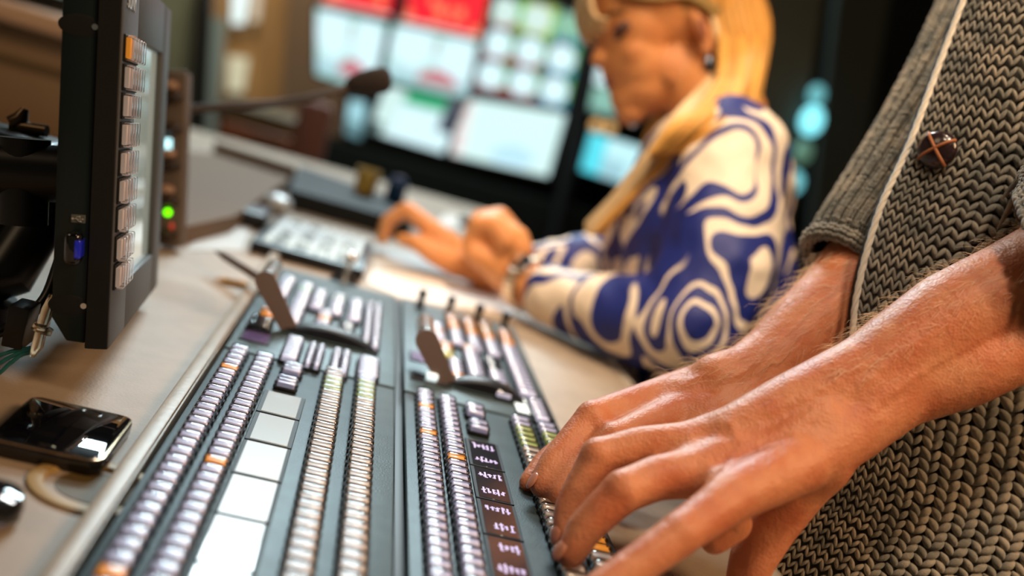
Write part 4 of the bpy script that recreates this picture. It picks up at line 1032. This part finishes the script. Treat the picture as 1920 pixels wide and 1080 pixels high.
rowsC = [[(1822, -40, .675), (1950, -30, .655), (2150, -30, .68)], [(1762, 120, .668), (1890, 130, .645), (2110, 150, .66)], [(1706, 270, .655), (1850, 295, .64), (2090, 330, .65)],
         [(1648, 400, .642), (1790, 445, .632), (2070, 500, .645)], [(1606, 560, .630), (1745, 620, .622), (2060, 700, .64)], [(1592, 720, .625), (1710, 795, .618), (2050, 880, .635)],
         [(1548, 870, .622), (1680, 960, .612), (2000, 1050, .63)], [(1482, 990, .620), (1615, 1090, .608), (1930, 1200, .62)], [(1400, 1110, .618), (1530, 1230, .604), (1870, 1350, .61)]]
sC = patch([[at(*p) for p in r] for r in rowsC])
sB = lambda u, v: sC(u, v) + fwd * .0030
g = surf_grid(sB, 20, 60); n0 = len(g.V)
back = surf_grid(lambda u, v: sC(u, v) + fwd * .012 + Vector((0, .0, 0)), 20, 60); g.add(back.V, [tuple(reversed(f)) for f in back.F])
for j in range(60):
    for i in (0, 20):
        a = j * 21 + i; b = (j + 1) * 21 + i; g.F.append((a, b, b + n0, a + n0) if i == 0 else (a, a + n0, b + n0, b)); g.MI.append(0); g.C.append(None)
fp_ = obj('front_panel', g, M_WOOLD, man, 60)
kn = knit(lambda u, v: sC(.02 + .98 * u, v), 15, 66, jitter=.12); obj('stitches', kn, M_WOOL, fp_, 80, label='chunky grey knit stitches')
# pale braided edge of the front
g = G(); pts = [sC(0, v) - fwd * .0060 - camR * .0015 for v in np.linspace(0, 1, 150)]; V = None
for ph in (0, 2.1, 4.2):
    P = []
    for i, p in enumerate(pts):
        a_ = i * .75 + ph; P.append(p + camR * math.cos(a_) * .0010 - fwd * math.sin(a_) * .0010 - camR * .0008)
    g.tube(P, .0013, 6)
obj('front_edging', g, mat('pale_wool', (.62, .58, .50), .95, sheen=.4), fp_, 80)
# far sleeve with ribs, cuff; near sleeve at the frame edge
def tube_surf(P, Rr):
    C = smooth([(*p, r) for p, r in zip(P, Rr)], 12); n = len(C) - 1
    def fr(v):
        x = max(0, min(1, v)) * n; i = min(int(x), n - 1); f = x - i; c = C[i] * (1 - f) + C[i + 1] * f; t = Vector((C[i + 1] - C[i])[:3]).normalized(); return Vector(c[:3]), c[3], t
    def s_(u, v):
        c, r, t = fr(v); a = (camR - t * camR.dot(t)).normalized(); b = t.cross(a); an = 2 * math.pi * u
        return c + (a * math.cos(an) + b * math.sin(an)) * r
    return s_, fr
P = [at(1582, 486, .685), at(1602, 458, .690), at(1672, 372, .71), at(1762, 240, .745), at(1850, 85, .78), at(1920, -60, .81)]
sS0, fS = tube_surf(P, [.0270, .0300, .0350, .040, .045, .050])
def sS(u, v):
    p = sS0(u, v); c = fS(v)[0]; return c + (p - c) * (1 + .03 * math.sin(2 * math.pi * u * 22))
g = surf_grid(lambda u, v: sS(u, v) * 1.0 - (sS(u, v) - fS(v)[0]) * .08, 40, 60); sl = obj('sleeve', g, M_WOOLD, man, 60)
kn = knit(sS, 44, 136, jitter=.25, fat=1.05, lmul=.72, wfun=lambda u, v, n_: (sS(u, v) - fS(v)[0]).normalized()); obj('stitches', kn, M_WOOL, sl, 80)
g = G(); ring = [sS(u, 0.0) for u in np.linspace(0, 1, 49)[:-1]]; c0, r0, t0_ = fS(0)
V = []; n = len(ring)
for p in ring:
    o_ = (p - c0).normalized()
    for k in range(8): a_ = 2 * math.pi * k / 8; V.append(p + o_ * math.cos(a_) * .0042 + t0_ * math.sin(a_) * .0050)
g.add(V, [(i * 8 + k, ((i + 1) % n) * 8 + k, ((i + 1) % n) * 8 + (k + 1) % 8, i * 8 + (k + 1) % 8) for i in range(n) for k in range(8)])
obj('cuff', g, mat('cuff_wool', (.12, .108, .085), .95, bump=1, bscale=500), sl, 80)
g = G(); rdc = random.Random(4)
for i in range(64):
    p = sS(i / 64, 0.0); o_ = (p - c0).normalized(); sd_ = t0_.cross(o_)
    for k in range(5):
        a_ = -.6 + k * .75; g.ell(p + o_ * math.cos(a_) * .0042 + t0_ * math.sin(a_) * -.0052, (.0019, .0017, .0017), 0, frameM(Vector((0, 0, 0)), sd_, o_, sd_.cross(o_)) @ Matrix.Rotation(rdc.uniform(-.5, .5), 4, 'Y'), 7, 5)
obj('stitches', g, M_WOOL, sl, 80)
P = [at(1962, 478, .562), at(2020, 440, .57), at(2130, 360, .60), at(2300, 250, .68)]
sN0, fN = tube_surf(P, [.038, .047, .056, .066])
def sN(u, v):                              # the near lip of the cuff reaches further over the forearm
    p = sN0(u, v); c, r, t = fN(v); f = (p - c).normalized().dot(-fwd * .8 - camR * .2 - camU * .1); return p - t * .060 * f * (1 - v) ** 2
g = surf_grid(lambda u, v: sN(u, v) - (sN(u, v) - fN(v)[0]) * .08, 40, 20); sl2 = obj('sleeve', g, M_WOOLD, man, 60)
kn = knit(sN, 34, 26, wfun=lambda u, v, n_: (sN(u, v) - fN(v)[0]).normalized()); obj('stitches', kn, M_WOOL, sl2, 80)
# rest of the cardigan around the trunk
g = G()
for i in range(3): capsule(g, trunk[i][0], trunk[i + 1][0], trunk[i][1] + .012, trunk[i + 1][1] + .012, 28)
obj('cardigan_back', merge(g, .008, 3, M_WOOLD, 'cardigan_back'), M_WOOLD, man)
# leather button with crossed straps
bc = at(1757, 281, .640); bn = (-fwd * .75 - camR * .55 + camU * .1).normalized(); bx = (camR - bn * camR.dot(bn)).normalized(); by = bn.cross(bx)
FB = frameM(bc, bx, by, bn)
g = G(); g.ell((0, 0, 0), (.0125, .0125, .0062), 0, FB, 28, 14); bt_ = obj('button', g, mat('button_leather', (.022, .010, .012), .22, coat=.7, bump=.5, bscale=300), man, label='round dark leather button with a tan cross')
g = G()
for a_ in (.35, .35 + math.pi / 2):
    P = [FB @ Vector((math.cos(a_) * .0122 * math.sin(t), math.sin(a_) * .0122 * math.sin(t), .0064 * math.cos(t) + .0001)) for t in np.linspace(-1.45, 1.45, 15)]
    g.tube(P, .0011, 8)
obj('cross_strap', g, mat('tan_strap', (.36, .13, .05), .4), bt_)

# ------------------------------------------------------------------ the woman
M_WSKIN = skin_mat('woman_skin', (.74, .32, .115), (.66, .26, .09), .5)
hC = at(1318, 66, 1.15)
Hf = (-camR * .955 - camU * .235 - fwd * .20).normalized()
Hu = camU * .965 - camR * .25; Hu = (Hu - Hf * Hu.dot(Hf)).normalized(); Hs = Hu.cross(Hf)
if Hs.dot(fwd) > 0: Hs = -Hs             # Hs: towards the camera, her left
mm = .001
def H(x, y, z): return hC + (Hf * x * .90 + Hs * (y - 72) + Hu * (z * 1.06 if z < 0 else z)) * mm
MHf = Matrix((Hf, Hs, Hu)).transposed()
if MHf.determinant() < 0: MHf = Matrix((Hf, Hs, Hu)).transposed()
MH4 = MHf.to_4x4()
g = G()
def he(c, r, rot=0.): g.ell(H(*c), tuple(v * mm for v in r), 0, MH4 @ Matrix.Rotation(rot, 4, 'Y'), 28, 16)
he((2, 0, 60), (98, 74, 84)); he((55, 0, 35), (50, 62, 55)); he((62, 0, -5), (46, 52, 50)); he((60, 0, -32), (45, 42, 34)); he((88, 0, -56), (20, 20, 16)); he((84, 0, -38), (26, 28, 24))
he((76, 33, 4), (22, 20, 20)); he((76, -33, 4), (22, 20, 20))      # cheeks
he((92, 0, 62), (14, 44, 26)); he((98, 0, 40), (10, 30, 8))        # forehead and brow
he((84, 32, 31), (12, 15, 10)); he((84, -32, 31), (12, 15, 10))    # eyelids
g.tube([H(96, 0, 38), H(106, 0, 26), H(117, 0, 14)], [.006, .0075, .0095], 16); he((117, 0, 12), (11, 10, 9)); he((110, 9, 9), (9, 6.5, 6.5)); he((110, -9, 9), (9, 6.5, 6.5))
he((100, 0, -8), (13, 20, 13)); he((104, 0, -12), (9, 17, 5)); he((103, 0, -22), (9, 16, 5.5)); he((98, 0, -30), (10, 18, 8))
he((25, 46, -25), (28, 10, 26)); he((25, -46, -25), (28, 10, 26))  # jaw corners
g.ell(H(0, 74, 4), (.011, .006, .027), 0, MH4 @ Matrix.Rotation(.2, 4, 'Y'), 20, 12); g.ell(H(2, 74, -20), (.007, .005, .010), 0, MH4, 16, 10)   # ear
g.ell(H(0, -74, 4), (.011, .006, .027), 0, MH4, 20, 12)
shN = at(1372, 292, 1.06); shF = at(1318, 268, 1.36); chest = at(1335, 350, 1.19); belly = at(1318, 640, 1.19); bust = at(1238, 420, 1.17); neck0 = at(1352, 222, 1.17)
capsule(g, H(-14, 0, -14), neck0, .047, .054, 26)
capsule(g, neck0, chest, .045, .070, 28); capsule(g, chest, belly, .075, .10, 28); capsule(g, belly, belly + Vector((.05, .03, -.22)), .10, .12, 28)
capsule(g, chest, shN, .070, .048, 24); capsule(g, chest, shF, .070, .048, 24)
armN = [(1372, 300, 1.06, 46), (1352, 480, 1.02, 42), (1300, 615, .99, 38), (1160, 590, 1.035, 34), (1040, 555, 1.09, 28), (975, 528, 1.125, 24), (945, 500, 1.14, 25)]
armF = [(1310, 280, 1.36, 46), (1235, 400, 1.34, 42), (1130, 500, 1.30, 36), (1000, 508, 1.255, 29), (912, 510, 1.225, 23), (878, 492, 1.225, 22), (832, 462, 1.235, 21)]
chain(g, armN); chain(g, armF)
# far hand arched over the desk, fingers reaching down to the left
for dz, ln in ((-.024, 0), (-.008, 3), (.009, 2), (.024, -4)):
    chain(g, [(840, 458, 1.235 + dz * .6, 17), (802, 424, 1.238 + dz, 12.5), (764 - ln, 392, 1.245 + dz, 10), (728 - ln, 414, 1.252 + dz, 8.6), (716 - ln, 450, 1.256 + dz, 7)])
chain(g, [(860, 496, 1.215, 17), (815, 478, 1.20, 13), (782, 456, 1.20, 10.5), (752, 448, 1.21, 8)])
# near hand, loosely closed
chain(g, [(968, 520, 1.13, 26), (938, 480, 1.145, 30), (930, 452, 1.15, 26)]); chain(g, [(965, 470, 1.13, 22), (968, 448, 1.13, 16), (930, 425, 1.13, 14)])
for k, (dx, dy, dd) in enumerate(((0, 0, -.03), (-6, -5, -.010), (-2, -12, .010), (10, -14, .028))):
    chain(g, [(948 + dx, 452 + dy, 1.145 + dd, 15), (928 + dx, 420 + dy, 1.145 + dd, 12), (899 + dx, 420 + dy, 1.145 + dd, 9.8), (890 + dx, 442 + dy, 1.15 + dd, 8.6), (905 + dx, 456 + dy, 1.155 + dd, 8)])
chain(g, [(925, 495, 1.13, 17), (890, 478, 1.12, 12.5), (880, 452, 1.125, 10), (892, 432, 1.13, 8.5)])
wbody = merge(g, .0032, 11, M_WSKIN, 'person', .5)
wom = bpy.data.objects.new('person', wbody); COL.objects.link(wom)
tag(wom, 'person with long blonde hair in a blue and cream blouse looking down', 'person')
M_DARKEYE = mat('dark_makeup', (.05, .022, .015), .6)
for sy in (1, -1):
    g = G(); P = [H(93.5 - abs(a_) * .0, sy * 1, 0) for a_ in (0,)]
    P = [H(x, sy * y, z) for x, y, z in ((101, 20, 30), (99, 28, 26), (95, 36, 25), (89, 44, 27), (83, 50, 30))]; g.tube(P, [.0022, .0034, .0040, .0036, .002], 8); obj('eyelashes', g, M_DARKEYE, wom)
    g = G(); P = [H(x, sy * y, z) for x, y, z in ((106, 14, 50), (103, 26, 54), (97, 38, 54), (86, 50, 49))]; g.tube(P, [.0018, .003, .0028, .0012], 8); obj('eyebrow', g, mat('brow_brown', (.20, .10, .04), .8), wom)
    g = G(); g.ell(H(87, sy * 37, 33), (.0130, .0160, .0095), 0, MH4, 18, 10); obj('eyelid', g, mat('eyeshadow', (.13, .06, .045), .7), wom)
M_LIP_ = mat('lips', (.28, .07, .055), .4)
g = G(); P = [H(x, y, -13.5) for x, y in ((101, -19), (108, -10), (111.5, 0), (108, 10), (101, 19))]; g.tube(P, [.001, .0036, .0046, .0036, .001], 12); P = [H(x, y, -21.5) for x, y in ((101, -18), (107, -9), (110, 0), (107, 9), (101, 18))]; g.tube(P, [.001, .0038, .0050, .0038, .001], 12)
obj('lips', g, M_LIP_, wom)
g = G(); g.ell(H(3, 79, -34), (.0085, .004, .0105), 0, MH4, 18, 12); g.cyl(H(3, 79, -18), H(3, 79, -28), .0015); obj('earring', g, mat('dark_silver', (.10, .11, .13), .25, .9), wom)
# inner ear shade shape
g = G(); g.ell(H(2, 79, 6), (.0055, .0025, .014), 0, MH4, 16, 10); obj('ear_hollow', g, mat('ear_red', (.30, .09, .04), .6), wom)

# hair: many long locks over a cap
M_HAIR = bpy.data.materials.new('blonde_hair'); M_HAIR.use_nodes = True
def hair_nodes(m):
    nt = m.node_tree; b = nt.nodes['Principled BSDF']; a = nt.nodes.new('ShaderNodeAttribute'); a.attribute_name = 'tint'; nt.links.new(a.outputs['Color'], b.inputs['Base Color'])
    b.inputs['Roughness'].default_value = .5; b.inputs['Specular IOR Level'].default_value = .25
hair_nodes(M_HAIR)
rd = random.Random(11); g = G()
def lock(pts, r, col):
    P = smooth(pts, 5); n = len(P); P = [Vector(p) for p in P]
    c0 = len(g.F); g.tube(P, [r * (1 - .55 * (i / (n - 1)) ** 3) for i in range(n)], 7, 0, True, .55, (Hs.x, Hs.y, Hs.z))
    for k in range(c0, len(g.F)): g.C[k] = col
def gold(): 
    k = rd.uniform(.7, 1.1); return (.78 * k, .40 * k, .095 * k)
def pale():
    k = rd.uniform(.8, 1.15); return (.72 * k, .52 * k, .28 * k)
def vjit(s): return Vector((rd.uniform(-s, s), rd.uniform(-s, s), rd.uniform(-s, s)))
for i in range(150):                       # near side, swept behind the ear and down the back
    t = rd.random(); s_ = rd.random()
    top = H(60 - 95 * t, 10 + 50 * s_, 140 - 18 * t - 20 * s_); side = H(-8 - 72 * t, 74 - 14 * t + rd.uniform(-4, 4), 78 - 10 * t)
    ear = H(-22 - 72 * t, 76 - 8 * t + rd.uniform(-5, 4), 0)
    x0 = 1352 + 66 * t; low = at(x0, 190 + 10 * s_, 1.10 + rd.uniform(-.03, .05)); mid_ = at(1372 + 66 * t + rd.uniform(-5, 5), 262, 1.10 + rd.uniform(-.02, .05)); end = at(1405 + 52 * t + rd.uniform(-8, 8), 350 + rd.uniform(-20, 60), 1.13 + rd.uniform(-.01, .05))
    lock([top, side, ear, low, mid_, end], rd.uniform(.0040, .0062), gold())
for i in range(120):                       # front lock falling from behind the jaw to the chest
    t = rd.random(); q = rd.uniform(-1, 1)
    lock([H(-25 - 20 * t, 60, 60), H(-14 - 14 * t, 78 + 3 * q, -5), H(-4 - 25 * t, 80 + 5 * q, -42), at(1272 + 40 * t, 212 + 10 * t, 1.065 + .012 * q), at(1222 + 44 * t, 280, 1.060 + .015 * q), at(1160 + 40 * t, 356, 1.075 + .018 * q), at(1098 + 30 * t, 428 + rd.uniform(-10, 14), 1.09 + .02 * q)], rd.uniform(.0035, .0055), gold() if t > .5 else pale())
for i in range(110):                       # locks covering the neck below the ear
    t = rd.random(); q = rd.uniform(-1, 1)
    lock([H(-40 - 50 * t, 66, 70), H(-28 - 55 * t, 80 + 4 * q, 0), H(-22 - 45 * t, 84 + 6 * q, -34), at(1315 + 70 * t, 200 + 6 * q, 1.05 + .015 * q), at(1262 + 80 * t, 232 + 8 * t, 1.02 + .015 * q), at(1218 + 60 * t, 290 + 6 * q, 1.03 + .015 * q)], rd.uniform(.0035, .0055), gold())
for i in range(50):                        # pale fringe hanging in front of the forehead
    t = rd.random(); sgn = rd.uniform(-1, 1)
    lock([H(55, 10 * sgn, 142), H(98, 24 * sgn, 112), H(117, 30 * sgn, 82 - 6 * t), H(119, 34 * sgn, 58 - 8 * t), H(108, 46 * sgn, 48 - 10 * t)], .0045, pale())
for i in range(60):                        # fringe along the forehead and far side
    t = rd.random(); sgn = rd.choice((-1, 1))
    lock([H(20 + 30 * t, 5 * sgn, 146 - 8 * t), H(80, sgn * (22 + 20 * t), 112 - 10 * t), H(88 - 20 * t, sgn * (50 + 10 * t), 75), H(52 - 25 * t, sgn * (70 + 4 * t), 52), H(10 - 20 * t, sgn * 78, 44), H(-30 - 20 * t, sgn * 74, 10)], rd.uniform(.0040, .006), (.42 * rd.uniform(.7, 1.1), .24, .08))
for i in range(50):
    t = rd.random()
    lock([H(-60 + 60 * t, -50, 120), H(-60 + 50 * t, -76, 50), H(-60 + 60 * t, -74, -20), at(1230 + 60 * t, 220, 1.28), at(1190 + 60 * t, 330, 1.30)], .0055, gold())
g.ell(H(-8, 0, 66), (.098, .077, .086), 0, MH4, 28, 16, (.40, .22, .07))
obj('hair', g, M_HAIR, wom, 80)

# blouse with a swirling blue and cream print
M_BLOUSE = bpy.data.materials.new('printed_fabric'); M_BLOUSE.use_nodes = True
def blouse_nodes(m):
    nt = m.node_tree; b = nt.nodes['Principled BSDF']; L = nt.links.new
    tc = nt.nodes.new('ShaderNodeTexCoord'); mp = nt.nodes.new('ShaderNodeMapping'); L(tc.outputs['Object'], mp.inputs['Vector']); mp.inputs['Rotation'].default_value = (0, .35, .2); mp.inputs['Scale'].default_value = (1.0, 1.0, .42)
    n = nt.nodes.new('ShaderNodeTexNoise'); n.inputs['Scale'].default_value = 12; n.inputs['Detail'].default_value = 1.0; n.inputs['Distortion'].default_value = .6; L(mp.outputs[0], n.inputs['Vector'])
    sn = nt.nodes.new('ShaderNodeMath'); sn.operation = 'MULTIPLY'; sn.inputs[1].default_value = 42; L(n.outputs['Fac'], sn.inputs[0])
    s2 = nt.nodes.new('ShaderNodeMath'); s2.operation = 'SINE'; L(sn.outputs[0], s2.inputs[0])
    n3 = nt.nodes.new('ShaderNodeTexNoise'); n3.inputs['Scale'].default_value = 12; n3.inputs['Detail'].default_value = 0; L(tc.outputs['Object'], n3.inputs['Vector'])
    m3_ = nt.nodes.new('ShaderNodeMath'); m3_.operation = 'MULTIPLY_ADD'; m3_.inputs[1].default_value = 3.2; m3_.inputs[2].default_value = -1.85; L(n3.outputs['Fac'], m3_.inputs[0])
    ad = nt.nodes.new('ShaderNodeMath'); ad.operation = 'ADD'; L(s2.outputs[0], ad.inputs[0]); L(m3_.outputs[0], ad.inputs[1])
    cr = nt.nodes.new('ShaderNodeValToRGB'); cr.color_ramp.elements[0].position = .47; cr.color_ramp.elements[0].color = (.008, .018, .17, 1); cr.color_ramp.elements[1].position = .53; cr.color_ramp.elements[1].color = (.86, .72, .56, 1)
    mr = nt.nodes.new('ShaderNodeMapRange'); mr.inputs[1].default_value = -1.2; mr.inputs[2].default_value = 1.2; L(ad.outputs[0], mr.inputs[0]); L(mr.outputs[0], cr.inputs[0])
    L(cr.outputs[0], b.inputs['Base Color']); b.inputs['Roughness'].default_value = .6
    w_ = nt.nodes.new('ShaderNodeTexNoise'); w_.inputs['Scale'].default_value = 14; L(tc.outputs['Object'], w_.inputs['Vector']); bp = nt.nodes.new('ShaderNodeBump'); bp.inputs['Strength'].default_value = .5; bp.inputs['Distance'].default_value = .015; L(w_.outputs['Fac'], bp.inputs['Height']); L(bp.outputs[0], b.inputs['Normal'])
blouse_nodes(M_BLOUSE)
g = G()
k = .012
capsule(g, neck0 - Hu * .05, chest, .055, .084, 28); capsule(g, chest, belly, .088, .118, 28); capsule(g, belly, belly + Vector((.05, .03, -.22)), .124, .14, 28)
capsule(g, chest, shN, .084, .062, 24); capsule(g, chest, shF, .084, .062, 24)
chain(g, [(1368, 290, 1.06, 62), (1352, 400, 1.035, 64), (1342, 510, 1.01, 63), (1300, 610, .99, 56), (1235, 606, 1.01, 50), (1160, 592, 1.035, 42), (1085, 570, 1.07, 37), (1036, 553, 1.095, 33)])
chain(g, [(1300, 420, 1.09, 80), (1290, 540, 1.08, 70)])
capsule(g, chest, bust, .098, .068, 24); capsule(g, bust, at(1250, 520, 1.17), .068, .075, 24)
chain(g, [(1310, 285, 1.36, 62), (1235, 400, 1.34, 54), (1140, 488, 1.30, 44), (1060, 500, 1.275, 38), (1012, 506, 1.258, 34)])
bl = merge(g, .0045, 5, M_BLOUSE, 'blouse')
nrm_ = [v.normal.copy() for v in bl.vertices]; cos_ = []      # soft folds
for v, n_ in zip(bl.vertices, nrm_):
    p = v.co * 22; cos_ += list(v.co + n_ * (noise.noise(p) * .004 + noise.noise(p * 2.3) * .0018))
bl.vertices.foreach_set('co', cos_); bl.update()
obj('blouse', bl, M_BLOUSE, wom)
# bracelet watch on the near wrist
wa = thing('wrist_watch', 'steel bracelet watch on the woman\'s near wrist', 'watch', at(985, 535, 1.12))
a0_ = at(978, 529, 1.123); ax_ = (at(1040, 555, 1.09) - a0_).normalized(); c_ = a0_ + ax_ * .008; e1 = (camU - ax_ * camU.dot(ax_)).normalized(); e2 = ax_.cross(e1)
for k in range(26):
    an = 2 * math.pi * k / 26; d_ = e1 * math.cos(an) + e2 * math.sin(an); tn = ax_.cross(d_)
    g = G(); g.box((0, 0, 0), (.015, .0062, .0030), 0, .0010, 2, frameM(c_ + d_ * .0295, ax_, tn, ax_.cross(tn))); obj('link', g, mat('warm_steel', (.85, .68, .48), .3, .8), wa)
d_ = (e1 * .8 - fwd * .5 - camR * .4).normalized(); d_ = (d_ - ax_ * d_.dot(ax_)).normalized(); tn = ax_.cross(d_)
g = G(); g.lathe([(.0135, 0), (.0140, .003), (.0125, .0060), (.0100, .0064), (.001, .0066)], 32, 0, frameM(c_ + d_ * .0285, ax_, tn, ax_.cross(tn) if ax_.cross(tn).dot(d_) > 0 else d_)); obj('watch_case', g, M_CHROME, wa)
# necklace glint
g = G(); g.ell(at(1188, 232, 1.20), (.005, .005, .005)); obj('pendant', g, M_CHROME, wom)
